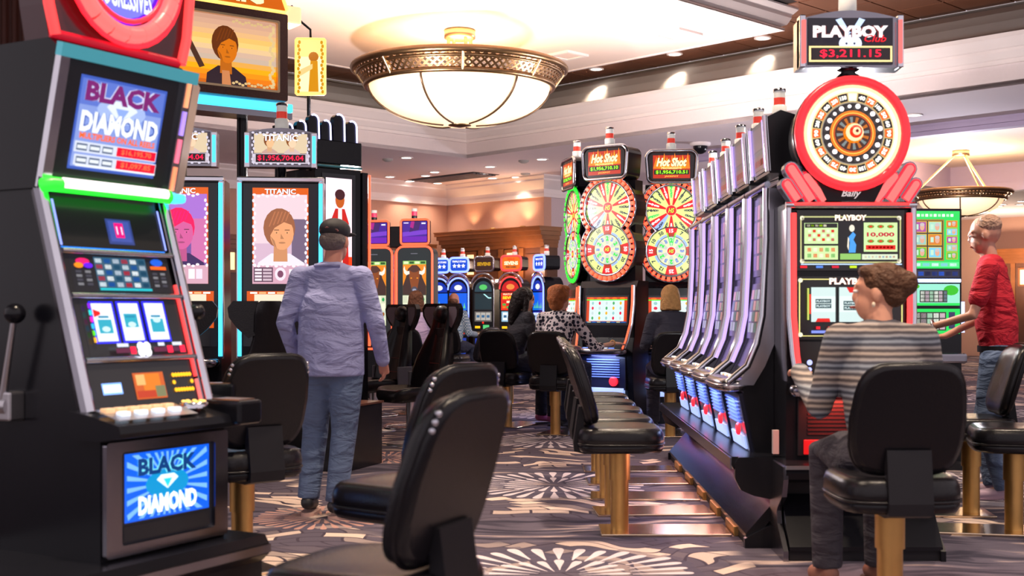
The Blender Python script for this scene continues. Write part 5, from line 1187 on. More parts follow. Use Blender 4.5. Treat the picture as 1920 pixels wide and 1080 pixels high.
# ---------------------------------------------------------------- tall animal-screen machines
def beast_machine(t):
    MB().box(-.27, .27, .02, .6, 0, .75, 0, .01).build('lower_cabinet', BLACK, t)
    prof = rrect(-.25, .25, .70, 2.12, .09); MB().prism(prof, 'y', .02, .30).build('cabinet', mat('teal_black', (.015, .03, .035), .3, coat=.3), t)
    MB().tube([(x, .015, z) for x, z in rrect(-.262, .262, .70, 2.13, .10)], .016, 8, 0, True).build('red_tube', NOR, t)
    MB().prism([(-.30, .9), (-.262, .9), (-.262, 2.1), (-.30, 2.02)], 'y', .02, .28).build('glow_side', mat('glow_side', L(200, 60, 40), .3, emit=L(255, 90, 60), es=.9), t)
    mb = MB(); pr = Pr(mb, (0, .012, 0)); pr.rect(-.17, 1.02, .18, 1.93, L(60, 70, 56)); pr.rect(-.165, 1.46, .175, 1.88, L(226, 150, 96)); pr.rect(-.165, 1.88, .175, 1.93, L(150, 190, 120)); pr.up(); digits(pr, -.16, 1.885, .17, 1.925, 1, 4, [L(220, 240, 190), L(40, 80, 40)], .2)
    pr.up()
    # horned animal head
    pr.poly([(-.165, 1.46), (.175, 1.46), (.175, 1.58), (.12, 1.70), (.09, 1.82), (.04, 1.87), (-.03, 1.87), (-.09, 1.82), (-.12, 1.70), (-.165, 1.58)], L(54, 34, 30))
    pr.poly([(-.075, 1.80), (.085, 1.80), (.08, 1.70), (.05, 1.55), (.03, 1.49), (-.02, 1.49), (-.04, 1.55), (-.07, 1.70)], L(128, 76, 54)); pr.disc(.005, 1.82, .075, L(74, 44, 36), 14, .05)
    hn = [(.075, 1.75), (.12, 1.73), (.155, 1.76), (.165, 1.82), (.15, 1.86), (.14, 1.81), (.115, 1.785), (.08, 1.79)]
    pr.poly(hn, L(236, 230, 216)); pr.poly([(.01-x, z) for x, z in hn][::-1], L(236, 230, 216), up=False)
    pr.disc(.005, 1.535, .045, L(70, 66, 76), 12, .04); pr.disc(.005, 1.525, .028, L(150, 156, 176), 10, .018); pr.disc(-.04, 1.69, .013, L(240, 150, 70), 8, .009); pr.disc(.05, 1.69, .013, L(240, 150, 70), 8, .009); pr.poly([(-.03, 1.48), (.04, 1.48), (.005, 1.46)], L(40, 26, 24))
    pr.rect(-.165, 1.03, .175, 1.45, L(214, 216, 190)); pr.up(); digits(pr, -.16, 1.035, .17, 1.445, 4, 5, [L(232, 234, 214), L(200, 204, 180), L(226, 230, 206), L(190, 200, 190)], .12); pr.up()
    sy = [L(60, 150, 90), L(196, 60, 80), L(70, 90, 150), L(150, 100, 60), L(60, 60, 70)]
    for i in range(5):
        for j in range(4):
            if (i+j) % 3: pr.disc(-.127+i*.066, 1.087+j*.1025, .02, sy[(i*3+j) % 5], 8, .028, up=False)
    mb.build('screen', PRINT, t)
    mb = MB(); pr = Pr(mb, (0, .01, 0)); pr.rect(-.05, 2.025, .05, 2.035, L(110, 110, 120)); mb.build('maker_mark', PRINT, t)
    MB().box(-.05, .05, .1, .25, 2.1, 2.2).build('sign_neck', BLACK, t)
    sg = MB().prism(rrect(-.20, .20, 2.17, 2.50, .03), 'y', .04, .14).build('sign_box', BLACK, t)
    MB().tube([(x, .035, z) for x, z in rrect(-.205, .205, 2.165, 2.505, .035)], .015, 8, 0, True).build('sign_tube', NOR, sg)
    mb = MB(); pr = Pr(mb, (0, .034, 0)); pr.rect(-.18, 2.19, .18, 2.48, L(78, 56, 140)); pr.rect(-.18, 2.19, .18, 2.27, L(110, 56, 170)); pr.poly([(-.18, 2.27), (.18, 2.30), (.18, 2.36), (-.18, 2.33)], L(130, 96, 190)); pr.poly([(-.08, 2.33), (.06, 2.36), (.09, 2.48), (-.04, 2.48)], L(60, 36, 90)); pr.poly([(-.07, 2.40), (-.02, 2.38), (.0, 2.48), (-.05, 2.48)], L(160, 70, 130)); pr.rect(.1, 2.44, .16, 2.46, L(230, 226, 240)); pr.rect(-.16, 2.45, -.09, 2.465, L(220, 210, 240)); mb.build('sign_face', PRINT, sg)
    MB().box(-.40, -.22, .10, .30, 2.12, 2.42, 0, .02).build('speaker_box', MATTE, t)
    MB().lathe([(.04, 0), (.04, .04)], 12, (-.02, .08, 2.52)).build('candle_base', BLACK, t); MB().lathe([(.04, .04), (.04, .10)], 12, (-.02, .08, 2.52)).build('candle_red', mat('candle_pink', L(180, 40, 80), .3, emit=L(200, 40, 80), es=.7), t); MB().lathe([(.04, .1), (.04, .14)], 12, (-.02, .08, 2.52)).build('candle_clear', CLEAR, t)
    MB().box(-.25, .25, -.12, .05, .74, .82, 0, .02).build('button_deck', DCHROME, t)
b0 = thing('slot_machine', 'tall slot machine with horned animal screen, the right of the pair', 'slot machine', ((776-1015)/F*17, 17.0, 0), -14, 'animal screen machines'); beast_machine(b0)
dup(b0, None, ((701-1015)/F*17.3, 17.3, 0), -10, 'tall slot machine with horned animal screen, half hidden by black tower')

# ---------------------------------------------------------------- round-top machines in the back row
def round_machine(t, tube, scr, name, kind):
    hw = .215
    MB().box(-hw, hw, .03, .5, 0, .80, 0, .01).build('lower_cabinet', BLACK, t)
    prof = [(-hw, .78), (hw, .78), (hw, 1.62)]+arc(0, 1.62, hw, 0, math.pi, 14)[1:]
    MB().prism(prof, 'y', .03, .42).build('cabinet', BLACK, t)
    MB().tube([(x*.98, .02, z) for x, z in prof[1:]], .014, 6).build('edge_tube', tube, t)
    MB().tube([(x, .02, z) for x, z in arc(0, 1.66, hw+.03, .25, math.pi-.25, 12)], .02, 8).build('arch_trim', CHROME, t)
    mb = MB(); pr = Pr(mb, (0, .022, 0)); pr.poly([(-.17, 1.58), (.17, 1.58)]+arc(0, 1.6, .17, .1, math.pi-.1, 10), L(*scr[0])); pr.disc(0, 1.66, .08, L(*scr[1]), 12, .05)
    pr.rect(-.18, 1.25, .18, 1.56, L(*scr[2]))
    if kind == 'stars':
        for i in range(5): pr.poly([(-.14+i*.06, 1.28), (-.09+i*.06, 1.28), (-.11+i*.06, 1.36+.03*(i % 3))], L(120, 200, 150), up=(i == 0))
        pr.rect(-.17, 1.26, .17, 1.29, L(60, 120, 200))
    elif kind == 'seven':
        pr.text('FEATURING', 0, 1.53, .03, L(255, 230, 200), .28, .04); pr.text('SEVENS', 0, 1.47, .05, L(255, 220, 120, 1.1), .30, .05, edge=L(120, 20, 10)); digits(pr, -.16, 1.28, .16, 1.42, 3, 4, [L(240, 120, 60), L(250, 230, 200), L(200, 30, 30), L(90, 160, 90)], .2)
    else: pr.rect(-.16, 1.27, .16, 1.54, L(22, 40, 46)); pr.poly([(.0, 1.54), (.1, 1.46), (.16, 1.46), (.16, 1.48), (.11, 1.48), (.03, 1.54)], L(190, 235, 235))
    pr.rect(-.17, 1.05, .17, 1.23, L(*scr[3])); pr.up()
    for i in range(3): pr.rect(-.145+i*.10, 1.075, -.055+i*.10, 1.21, L(*scr[4]), up=False)
    pr.up()
    for i in range(3): pr.rect(-.13+i*.10, 1.12, -.07+i*.10, 1.165, L(70, 100, 130), up=False)
    pr.rect(-.16, .93, -.06, .97, L(255, 190, 90, 1.2)); pr.rect(.0, .92, .12, .99, L(110, 190, 130)); pr.disc(0, 1.03, .02, L(230, 60, 50, 1.2), 8); mb.build('glass', PRINT, t)
    MB().box(-hw, hw, -.10, .05, .80, .87, 0, .02).build('button_deck', DCHROME, t)
    mb = MB(); pr = Pr(mb, (0, -.101, 0)); digits(pr, -.2, .82, .2, .85, 1, 8, [L(220, 200, 160), L(210, 70, 60), L(160, 170, 220)], .3); mb.build('deck_lamps', PRINT, t)
    MB().box(-.16, .16, .02, .04, .45, .75).build('belly_door', mat('belly_blue', L(30, 50, 120), .3, emit=L(40, 70, 190), es=.5), t)
    so = rrect(-.19, .19, 1.95, 2.20, .06); sg = MB().prism(so, 'y', .06, .36).build('sign_box', BLACK, t)
    MB().tube([(x, .052, z) for x, z in so], .02, 6, 0, True).build('sign_tube', tube if name != 'SEVENS' or kind != 'dark' else CHROME, sg)
    mb = MB(); pr = Pr(mb, (0, .05, 2.075)); pr.poly([(x*.9, (z-2.075)*.86) for x, z in so], L(*scr[5]))
    if kind == 'stars':
        pr.text('TRIPLE STARS', 0, .06, .035, L(240, 240, 255, 1.2), .28, .04); pr.up()
        for i in range(3):
            pts = []
            for q in range(10): a = math.pi/2+q*math.pi/5; r = .045 if q % 2 == 0 else .019; pts.append((-.09+i*.09+r*math.cos(a), -.02+r*math.sin(a)))
            pr.poly(pts, L(250, 250, 255, 1.3), up=False)
    else:
        pr.text('SEVENS', 0, .0, .065, L(250, 236, 200, 1.2) if kind == 'seven' else L(190, 150, 70), .27, .05, edge=L(120, 40, 10))
        if kind == 'seven': pr.text('WILD', 0, .068, .03, L(230, 60, 40, 1.2), .14, .04); pr.text('FREE GAMES', 0, -.068, .03, L(60, 40, 30), .2, .04)
    mb.build('sign_face', PRINT, sg)
    candle(t, 0, .2, 2.2, 1.3)
SCR = {'stars': ((40, 60, 160), (230, 240, 235), (90, 120, 220), (60, 70, 160), (210, 220, 240), (60, 90, 200)), 'dark': ((40, 60, 70), (110, 190, 120), (14, 20, 24), (90, 86, 84), (170, 166, 160), (50, 26, 20)), 'seven': ((190, 30, 30), (240, 160, 120), (214, 50, 36), (150, 180, 200), (226, 236, 240), (226, 110, 40))}
for px, Y, k, nm, tb, lb in ((822, 22.6, 'stars', 'STARS', NBL, 'blue lit round-top slot machine with stars sign, leftmost of the back row'), (858, 22.2, 'stars', 'STARS', NBL, 'blue lit round-top slot machine with stars sign above the bald man'),
                             (905, 21.8, 'dark', 'SEVENS', CHROME, 'unlit dark round-top slot machine with brown sevens sign'), (956, 21.4, 'seven', 'SEVENS', NRD, 'orange and red lit round-top slot machine with wild sevens sign'), (1006, 21.2, 'stars', 'STARS', NBL, 'round-top slot machine turned away at the right end of back row')):
    t = thing('slot_machine', lb, 'slot machine', ((px-1015)/F*Y, Y, 0), -24 if px < 990 else -62, 'round-top machines in the back row'); round_machine(t, tb, SCR[k], nm, k)
# ---------------------------------------------------------------- green money machine behind the man in red
t = thing('slot_machine', 'green money themed slot machine behind the man in red', 'slot machine', ((1752-1015)/F*9.6, 9.6, 0), 3)
MB().box(-.22, .22, .0, .5, 0, 2.03, 0, .01).build('cabinet', BLACK, t)
GRN = L(70, 200, 100, 1.1)
def face_tile(pr, u, v, w_, h_, c): pr.cr(u, v, w_, h_, L(210, 170, 90)); pr.cr(u, v, w_*.88, h_*.86, c); pr.disc(u+w_*.16, v, w_*.17, L(214, 170, 150), 10, h_*.32); pr.disc(u+w_*.16, v+h_*.2, w_*.17, L(190, 180, 180), 10, h_*.16); pr.cr(u-w_*.22, v, w_*.22, h_*.45, L(190, 220, 200))
mb = MB(); pr = Pr(mb, (0, -.004, 0)); pr.rect(-.2, 1.56, .2, 2.01, GRN); pr.rect(-.19, 1.62, .075, 1.945, L(150, 120, 60)); pr.rect(-.18, 1.63, .065, 1.935, L(30, 26, 20))
tc = [L(110, 180, 90), L(150, 190, 180), L(160, 90, 150), L(140, 200, 220), L(206, 130, 70), L(170, 210, 190)]
k0 = pr.k
for i in range(2):
    for j in range(3): pr.k = k0+1; face_tile(pr, -.118+i*.12, 1.685+j*.1, .11, .09, tc[i*3+j])
k0 = pr.k+1
for j in range(5): pr.k = k0; face_tile(pr, .135, 1.66+j*.062, .09, .056, tc[j % 6])
pr.rect(-.19, 1.57, .19, 1.61, L(120, 220, 150)); digits(pr, -.18, 1.575, .18, 1.605, 1, 5, [L(220, 235, 240), L(150, 190, 220)], .25); pr.up(); digits(pr, -.15, 1.96, .15, 1.99, 1, 9, [L(235, 250, 235, 1.2), L(190, 240, 200)], .3); mb.build('upper_screen', PRINT, t)
mb = MB(); pr = Pr(mb, (0, -.004, 0)); pr.rect(-.2, 1.49, .2, 1.55, L(20, 20, 40)); digits(pr, -.19, 1.5, .19, 1.54, 1, 7, [L(50, 60, 110), L(90, 110, 190), L(30, 30, 60)], .2)
pr.rect(-.2, 1.27, .2, 1.44, L(160, 220, 200)); pr.rect(-.2, 1.27, .2, 1.29, GRN); pr.disc(.13, 1.39, .06, L(70, 180, 60), 12, .04); pr.disc(-.16, 1.42, .04, L(90, 190, 70), 12, .02); pr.rect(-.12, 1.295, .1, 1.39, L(40, 50, 40)); digits(pr, -.115, 1.30, .065, 1.385, 3, 5, [L(230, 235, 225), L(200, 180, 190), L(180, 215, 190)], .2); pr.up(); digits(pr, .07, 1.30, .098, 1.385, 3, 1, [L(90, 100, 110)], .2)
pr.rect(-.2, 1.05, .2, 1.245, GRN); pr.rect(-.17, 1.075, .09, 1.22, L(40, 50, 40)); digits(pr, -.165, 1.08, .085, 1.215, 3, 5, [L(230, 235, 225), L(214, 190, 200), L(180, 215, 190)], .2); pr.rect(.11, 1.09, .16, 1.22, L(50, 50, 80)); mb.build('lower_screen', PRINT, t)
MB().tube([(-.2, -.02, 1.465), (.2, -.02, 1.465)], .014, 8).build('white_light_bar', neon('bluewhite', 170, 190, 255, 2.2), t)
MB().tube([(.22, -.02, 1.06), (.22, -.02, 1.3)], .014, 8).build('side_tube', neon('bluewhite', 170, 190, 255, 2.2), t)
MB().box(-.22, .22, -.12, .02, .82, .90, 0, .02).build('button_deck', DCHROME, t)
MB().box(-.26, .26, -.15, .6, 0, .05).build('plinth', MATTE, t)
# ---------------------------------------------------------------- people
def chain(mb, pts, n=14, m=0, flat=False):
    """tapered limb: pts = [(point, r or (rx, ry))...]; rounded ends"""
    P_ = [Vector(p) for p, _ in pts]; Rr = [r if isinstance(r, tuple) else (r, r) for _, r in pts]; rings = []
    k = len(P_)
    for i in range(k):
        t = (P_[min(i+1, k-1)]-P_[max(i-1, 0)]).normalized()
        ref = Vector((1, 0, 0)) if abs(t.x) < .85 else Vector((0, 1, 0))
        a = (ref-t*ref.dot(t)).normalized(); b = t.cross(a)
        def rg(c, s): return [c+a*(Rr[i][0]*s*math.cos(6.28318*j/n))+b*(Rr[i][1]*s*math.sin(6.28318*j/n)) for j in range(n)]
        e = min(Rr[i])
        if i == 0:
            for q in (.2, .6, .9): rings.append(rg(P_[i]-t*(e*math.sqrt(1-q*q)), q))
        rings.append(rg(P_[i], 1))
        if i == k-1 and not flat:
            for q in (.9, .6, .2): rings.append(rg(P_[i]+t*(e*math.sqrt(1-q*q)), q))
    return mb.loft(rings, m)
def blob(name, parent, mt, chains=(), ells=(), vox=.012, it=6, M=None):
    mb = MB(); mb.M = M
    for c in chains: chain(mb, [q for q in c if q != 'flat'], flat='flat' in c)
    for e in ells: mb.ell(e[0], e[1], 16, 11, 0, e[2] if len(e) > 2 else None)
    o = mb.build(name, mt, parent)
    md = o.modifiers.new('remesh', 'REMESH'); md.mode = 'VOXEL'; md.voxel_size = vox; md.use_smooth_shade = True
    sm = o.modifiers.new('smooth', 'SMOOTH'); sm.factor = .5; sm.iterations = it
    return o
def V3(*a): return Vector(a)
def hand_chains(wr, d, up, side, grip=.4, s=1.0):
    """palm and five bent fingers; d = pointing direction, up = back of hand, side = thumb side"""
    d, up, side = V3(*d).normalized(), V3(*up).normalized(), V3(*side).normalized(); w_ = V3(*wr); out = []
    out.append([(w_, (.024*s, .02*s)), (w_+d*.04*s, (.034*s, .016*s)), (w_+d*.085*s, (.036*s, .014*s))])
    for i, ln in enumerate((.062, .072, .066, .052)):
        b0 = w_+d*.088*s+side*(.028-.0187*i)*s; p1 = b0+d*ln*.5*s-up*grip*.012*s; p2 = p1+(d*(1-grip*.6)-up*grip)*ln*.32*s; p3 = p2+(d*(1-grip)-up*grip*1.2)*ln*.26*s
        out.append([(b0, .0092*s), (p1, .0088*s), (p2, .008*s), (p3, .007*s)])
    b0 = w_+d*.03*s+side*.026*s; out.append([(b0, .012*s), (b0+(d*.6+side*.7)*.03*s, .0105*s), (b0+(d*.8+side*.75)*.055*s-up*.008*s, .009*s)])
    return out
def skinmat(n, r, g, b): return mat('skin_'+n, L(r, g, b), .5, noise=(14, .12))
def cloth(n, r=60, g=56, b=66, k=.2): return mat('cloth_'+n, L(r, g, b), .85, noise=(5, k), bump=(2.2, .6), bd=.10, stretch=(2.2, 2.2, 5.5))
def pattern(n, kind, c1, c2, sc, c3=None):
    m = mat('cloth_'+n, c1, .85); nt = m.node_tree; b = nt.nodes['Principled BSDF']; tc = nt.nodes.new('ShaderNodeTexCoord'); mp = nt.nodes.new('ShaderNodeMapping'); nt.links.new(tc.outputs['Object'], mp.inputs[0])
    rp = nt.nodes.new('ShaderNodeValToRGB')
    if kind == 'spots':
        t = nt.nodes.new('ShaderNodeTexVoronoi'); t.feature = 'F1'; t.inputs['Scale'].default_value = sc; t.inputs['Randomness'].default_value = .55; nt.links.new(mp.outputs[0], t.inputs['Vector']); nt.links.new(t.outputs['Distance'], rp.inputs[0])
        rp.color_ramp.interpolation = 'CONSTANT'; rp.color_ramp.elements[0].color = (*c2, 1); e = rp.color_ramp.elements[1]; e.position = .47; e.color = (*c1, 1)
    elif kind == 'stripes':
        t = nt.nodes.new('ShaderNodeTexWave'); t.bands_direction = 'Z'; t.inputs['Scale'].default_value = sc; t.inputs['Distortion'].default_value = 1.4; t.inputs['Detail'].default_value = 3; nt.links.new(mp.outputs[0], t.inputs['Vector']); nt.links.new(t.outputs[0], rp.inputs[0])
        rp.color_ramp.elements[0].color = (*c2, 1); rp.color_ramp.elements[1].color = (*c1, 1); e = rp.color_ramp.elements.new(.5); e.color = (*(c3 or c1), 1)
        t2 = nt.nodes.new('ShaderNodeTexWave'); t2.bands_direction = 'Z'; t2.inputs['Scale'].default_value = sc*.23; nt.links.new(mp.outputs[0], t2.inputs['Vector']); mx = nt.nodes.new('ShaderNodeMix'); mx.data_type = 'RGBA'; nt.links.new(t2.outputs[0], mx.inputs[0]); nt.links.new(rp.outputs[0], mx.inputs[6]); hs = nt.nodes.new('ShaderNodeHueSaturation'); hs.inputs['Hue'].default_value = .5; mx2 = nt.nodes.new('ShaderNodeMix'); mx2.data_type = 'RGBA'; mx2.blend_type = 'MULTIPLY'; mx2.inputs[0].default_value = 1; nt.links.new(rp.outputs[0], mx2.inputs[6]); mx2.inputs[7].default_value = (.62, .86, 1.2, 1); nt.links.new(mx2.outputs[2], mx.inputs[7]); nt.links.new(mx.outputs[2], b.inputs['Base Color']); return m
    else:
        t = nt.nodes.new('ShaderNodeTexChecker'); t.inputs['Scale'].default_value = sc; t.inputs[1].default_value = (*c1, 1); t.inputs[2].default_value = (*c2, 1); nt.links.new(mp.outputs[0], t.inputs[0]); nt.links.new(t.outputs[0], b.inputs['Base Color']); return m
    nt.links.new(rp.outputs[0], b.inputs['Base Color']); return m
EYEW = mat('eye_white', L(230, 225, 220), .3); DARK = mat('dark_pupil', (.02, .015, .012), .3); LIP = mat('lip', L(176, 96, 88), .5)
JEANS = cloth('jeans_blue', 96, 114, 146, .3); JEANSD = cloth('jeans_dark', 36, 42, 66, .3)
def head_ells(c, yaw, pitch, s=1.0):
    Rm = (Matrix.Rotation(R(yaw), 3, 'Z') @ Matrix.Rotation(R(-pitch), 3, 'X')); c = V3(*c)
    def e(off, r): return (c+Rm @ V3(*off)*s, tuple(x*s for x in r), Rm)
    return [e((0, -.012, .02), (.076, .096, .10)), e((0, .03, -.05), (.058, .065, .075)), e((0, .055, -.085), (.032, .03, .028)), e((0, .092, -.022), (.011, .019, .020)), e((0, .088, .005), (.012, .014, .03)),
            e((.078, -.005, -.015), (.010, .020, .032)), e((-.078, -.005, -.015), (.010, .020, .032)), e((0, .082, -.062), (.024, .014, .010)), e((0, .072, .03), (.052, .018, .014))], Rm
def face_bits(parent, c, Rm, s=1.0):
    c = V3(*c)
    for sx in (-1, 1):
        MB().ell(c+Rm @ V3(sx*.031, .083, .004)*s, (.013*s, .008*s, .0075*s), 10, 7).build('eye', EYEW, parent)
        MB().ell(c+Rm @ V3(sx*.031, .0895, .004)*s, (.006*s, .004*s, .006*s), 8, 6).build('pupil', DARK, parent)
    MB().ell(c+Rm @ V3(0, .096, -.062)*s, (.022*s, .006*s, .007*s), 10, 7).build('mouth', LIP, parent)
def mirror(p): return (-p[0], p[1], p[2])
def person(label, loc, rz, skin, J, shirt, pants, shoes, hands, long_sleeve=True, head=(0, 0), vox=.011, tails=.0, hips=.165, sh=.205, belly=.0):
    """J: joints in body space, facing +Y: hip, chest, neck, head; per side lsh,lel,lwr ... lhip,lkn,lan"""
    t = thing('person', label, 'person', loc, rz)
    hip, chest, neck, hd = (V3(*J[k]) for k in ('hip', 'chest', 'neck', 'head'))
    mid = (hip+chest)*.5
    core = lambda g: [[(hip, (hips-.03+g, .10+g)), (mid, (.135+g+belly, .095+g+belly)), (chest, (.165+g, .105+g)), (neck-V3(0, 0, .06), (.13+g, .075+g))]]
    legs = lambda g, e: [[(V3(*J[s+'hip']), .082+g), (V3(*J[s+'kn']), .055+g), (V3(*J[s+'an']), .038+g*e)] for s in 'lr']
    arms = lambda g, k=1.0: [[(V3(*J[s+'sh']), .052+g), (V3(*J[s+'el']), .040+g), (V3(*J[s+'wr'])*k+V3(*J[s+'el'])*(1-k), .028+g)] for s in 'lr']
    bridge = lambda g: [[(V3(*J['lsh']), .05+g), (neck-V3(0, 0, .045), .06+g), (V3(*J['rsh']), .05+g)]]
    he, Rm = head_ells(hd, *head)
    feet = [[(V3(*J[s+'an']), .034), (V3(*J[s+'toe']), .028)] for s in 'lr']
    hc = []
    for s in 'lr':
        if hands.get(s): hc += hand_chains(J[s+'wr'], *hands[s])
    b = blob('body', t, skin, core(-.012)+legs(-.01, 1)+arms(-.006)+bridge(-.012)+[[(neck-V3(0, 0, .05), .056), (hd-V3(0, .01, .05), .052)]]+feet+hc, he, vox*.75, 3)
    face_bits(t, hd, Rm)
    sc = core(.014)+bridge(.006)
    if long_sleeve: sc += arms(.016, 1.0 if long_sleeve is True else long_sleeve)
    else: sc += [[(V3(*J[s+'sh']), .07), (V3(*J[s+'sh'])*.35+V3(*J[s+'el'])*.65, .062)] for s in 'lr']
    if tails: sc += [[(chest-V3(0, 0, .02), (.19, .13+belly*.6)), (mid, (.19+belly*.4, .125+belly)), (hip+V3(0, 0, .04), (.195+belly*.3, .135+belly*.8)), (hip-V3(0, 0, tails), (.205, .145+belly*.6)), 'flat']]
    blob('shirt', t, shirt, sc, (), vox, 4)
    if pants: blob('trousers', t, pants, [[(hip+V3(0, 0, .03), (hips-.01, .115)), (hip-V3(0, 0, .06), (hips, .12))]]+[[(V3(*J[s+'hip']), .108), (V3(*J[s+'kn'])*.5+V3(*J[s+'hip'])*.5, .096), (V3(*J[s+'kn']), .078), (V3(*J[s+'an']), .066), 'flat'] for s in 'lr'], (), vox, 3)
    if shoes:
        for s in 'lr':
            a, q = V3(*J[s+'an']), V3(*J[s+'toe']); d = (q-a); d.z = 0; d.normalize()
            z0 = min(a.z, q.z)-.035
            o = blob('shoe', t, shoes[0], [[(V3(a.x, a.y, a.z-.02)-d*.03, .042), (V3(a.x, a.y, a.z-.03)+d*.06, .042), (q, .036)]], (), .010, 3)
            mb = MB(); c = (a+q)*.5
            rg = superring(.098, .285, 2.6, 20); an = math.atan2(d.x, d.y)
            mb.loft([[(c.x+x*math.cos(an)+y*math.sin(an), c.y-x*math.sin(an)+y*math.cos(an), z) for x, y in rg] for z in (max(.0, z0-.022), z0+.004)]); mb.build('sole', shoes[1], o)
    return t, hd, Rm
def hair(t, hd, Rm, col, ells, chains=(), vox=.010, name='hair'):
    m = mat('hair_%d_%d_%d' % col, L(*col), .5, noise=(26, .5), bump=(34, 1.0), bd=.03, spec=.2); hd = V3(*hd)
    return blob(name, t, m, [[q if q == 'flat' else (hd+Rm @ V3(*q[0]), q[1]) for q in c] for c in chains], [(hd+Rm @ V3(*o), r, Rm) for o, r in ells], vox, 3)
# standing man with cap, back to the camera
st = dict(hip=(0, 0, .95), chest=(0, .0, 1.27), neck=(0, -.01, 1.50), head=(.015, .035, 1.645), lsh=(-.19, 0, 1.43), rsh=(.19, 0, 1.43), lel=(-.275, -.03, 1.15), rel=(.275, .0, 1.15), lwr=(-.255, .10, .95), rwr=(.285, .12, .93),
          lhip=(-.095, 0, .90), rhip=(.095, 0, .90), lkn=(-.12, .07, .50), rkn=(.075, .02, .50), lan=(-.15, .03, .10), ran=(.04, -.03, .09), ltoe=(-.17, .18, .05), rtoe=(.06, .12, .045))
man, hd, Rm = person('standing man in dark cap, lavender shirt and blue jeans, back turned', (-1.255, 7.32, 0), -8, skinmat('ruddy', 205, 140, 118), st, cloth('lavender_shirt', 158, 162, 208, .18), JEANS, (mat('shoe_black', (.02, .02, .025), .5), mat('sole_pink', L(196, 160, 150), .6)),
    {'l': ((0, .3, -1), (-1, 0, 0), (0, 1, .3), .7), 'r': ((.0, .4, -.9), (1, 0, 0), (0, 1, .3), .7)}, tails=.11, hips=.18, belly=.03, head=(-8, 4))
hair(man, hd, Rm, (120, 108, 104), [((0, -.035, .0), (.083, .088, .07))])
cap = blob('cap', man, mat('cap_black', (.018, .016, .02), .7), (), [(hd+Rm @ V3(0, -.01, .065), (.092, .112, .072), Rm)], .009, 2)
MB().ell(hd+Rm @ V3(0, .12, .055), (.075, .075, .012), 16, 8, rot=Rm).build('cap_brim', mat('cap_black'), cap)
MB().tube([hd+Rm @ V3(.06*math.cos(a), -.118+.028*abs(math.cos(a)), .045+.022*math.sin(a)) for a in (0, .5, 1.05, 1.57, 2.1, 2.6, 3.14)], .006, 6).build('cap_strap', mat('cap_trim', L(120, 70, 70), .6), cap)
MB().tube([V3(-.075, -.06, 1.495), V3(0, -.085, 1.50), V3(.075, -.06, 1.495)], .02, 8, flat=.6).build('collar', MATS['cloth_lavender_shirt'], man)
# man in red
st = dict(hip=(0, 0, .97), chest=(0, .03, 1.32), neck=(0, .05, 1.57), head=(0, .09, 1.72), lsh=(-.20, .04, 1.49), rsh=(.20, .04, 1.49), lel=(-.27, .12, 1.20), rel=(.24, .10, 1.20), lwr=(-.20, .40, 1.12), rwr=(.16, .36, 1.06),
          lhip=(-.095, 0, .92), rhip=(.095, 0, .92), lkn=(-.10, .06, .52), rkn=(.10, .10, .52), lan=(-.10, -.05, .10), ran=(.11, .05, .10), ltoe=(-.11, .11, .055), rtoe=(.13, .21, .055))
man, hd, Rm = person('standing man in red polo shirt and blue jeans facing left', (2.93, 7.85, 0), 62, skinmat('tan', 206, 150, 128), st, cloth('red_polo', 190, 20, 44, .2), JEANS, (mat('shoe_pale', L(206, 176, 196), .6), mat('sole_white', L(220, 210, 210), .6)),
    {'l': ((.3, 1, -.1), (0, .1, 1), (1, 0, 0), .5), 'r': ((-.3, 1, -.1), (0, .1, 1), (-1, 0, 0), .5)}, long_sleeve=False, hips=.175, belly=.025, head=(8, 12))
hair(man, hd, Rm, (186, 150, 130), [((0, -.03, .05), (.082, .092, .075))])
mb = MB(); mb.loft([[(.182*math.cos(6.28318*j/24), .132*math.sin(6.28318*j/24), z) for j in range(24)] for z in (.965, 1.005)], 0, False); mb.build('belt', MATTE, man)
MB().tube([V3(-.21+.036*math.cos(a), .37+.01*math.sin(a), 1.13+.036*math.sin(a)) for a in [q*.5236 for q in range(12)]], .009, 6, 0, True).build('watch', STEEL, man)
# seated women
def seat_pose(zs=.60, lean=.05, lw=(-.20, .42, .88), rw=(.20, .42, .88), le=None, re=None, hx=0, hz=0):
    z = zs+.09
    return dict(hip=(0, -.03, z), chest=(0, lean*.5, z+.30), neck=(0, lean, z+.53), head=(hx, lean+.03, z+.675+hz), lsh=(-.175, lean*.8, z+.47), rsh=(.175, lean*.8, z+.47), lel=le or (-.25, lean+.02, z+.19), rel=re or (.25, lean+.02, z+.19), lwr=lw, rwr=rw,
                lhip=(-.09, 0, z-.01), rhip=(.09, 0, z-.01), lkn=(-.12, .42, z-.02), rkn=(.12, .42, z-.02), lan=(-.12, .40, .10), ran=(.12, .42, .10), ltoe=(-.13, .55, .052), rtoe=(.13, .57, .052))
HF = {'l': ((.1, 1, 0), (0, 0, 1), (1, 0, 0), .5), 'r': ((-.1, 1, 0), (0, 0, 1), (-1, 0, 0), .5)}
SW = pattern('striped_sweater', 'stripes', L(176, 160, 146), L(74, 66, 66), 13, L(128, 116, 112))
wm, hd, Rm = person('seated woman in striped sweater with pinned up hair at the wheel machine', (1.40, 4.98, 0), 4, skinmat('warm', 224, 160, 130), seat_pose(.55, .07, hz=-.01, lw=(-.2, .55, .95), rw=(.2, .55, .95)), SW, cloth('grey_trousers', 60, 56, 66), (mat('shoe_tan', L(150, 100, 84), .6), mat('sole_dark', (.03, .02, .02), .6)), HF, head=(62, 2), sh=.22, belly=.02)
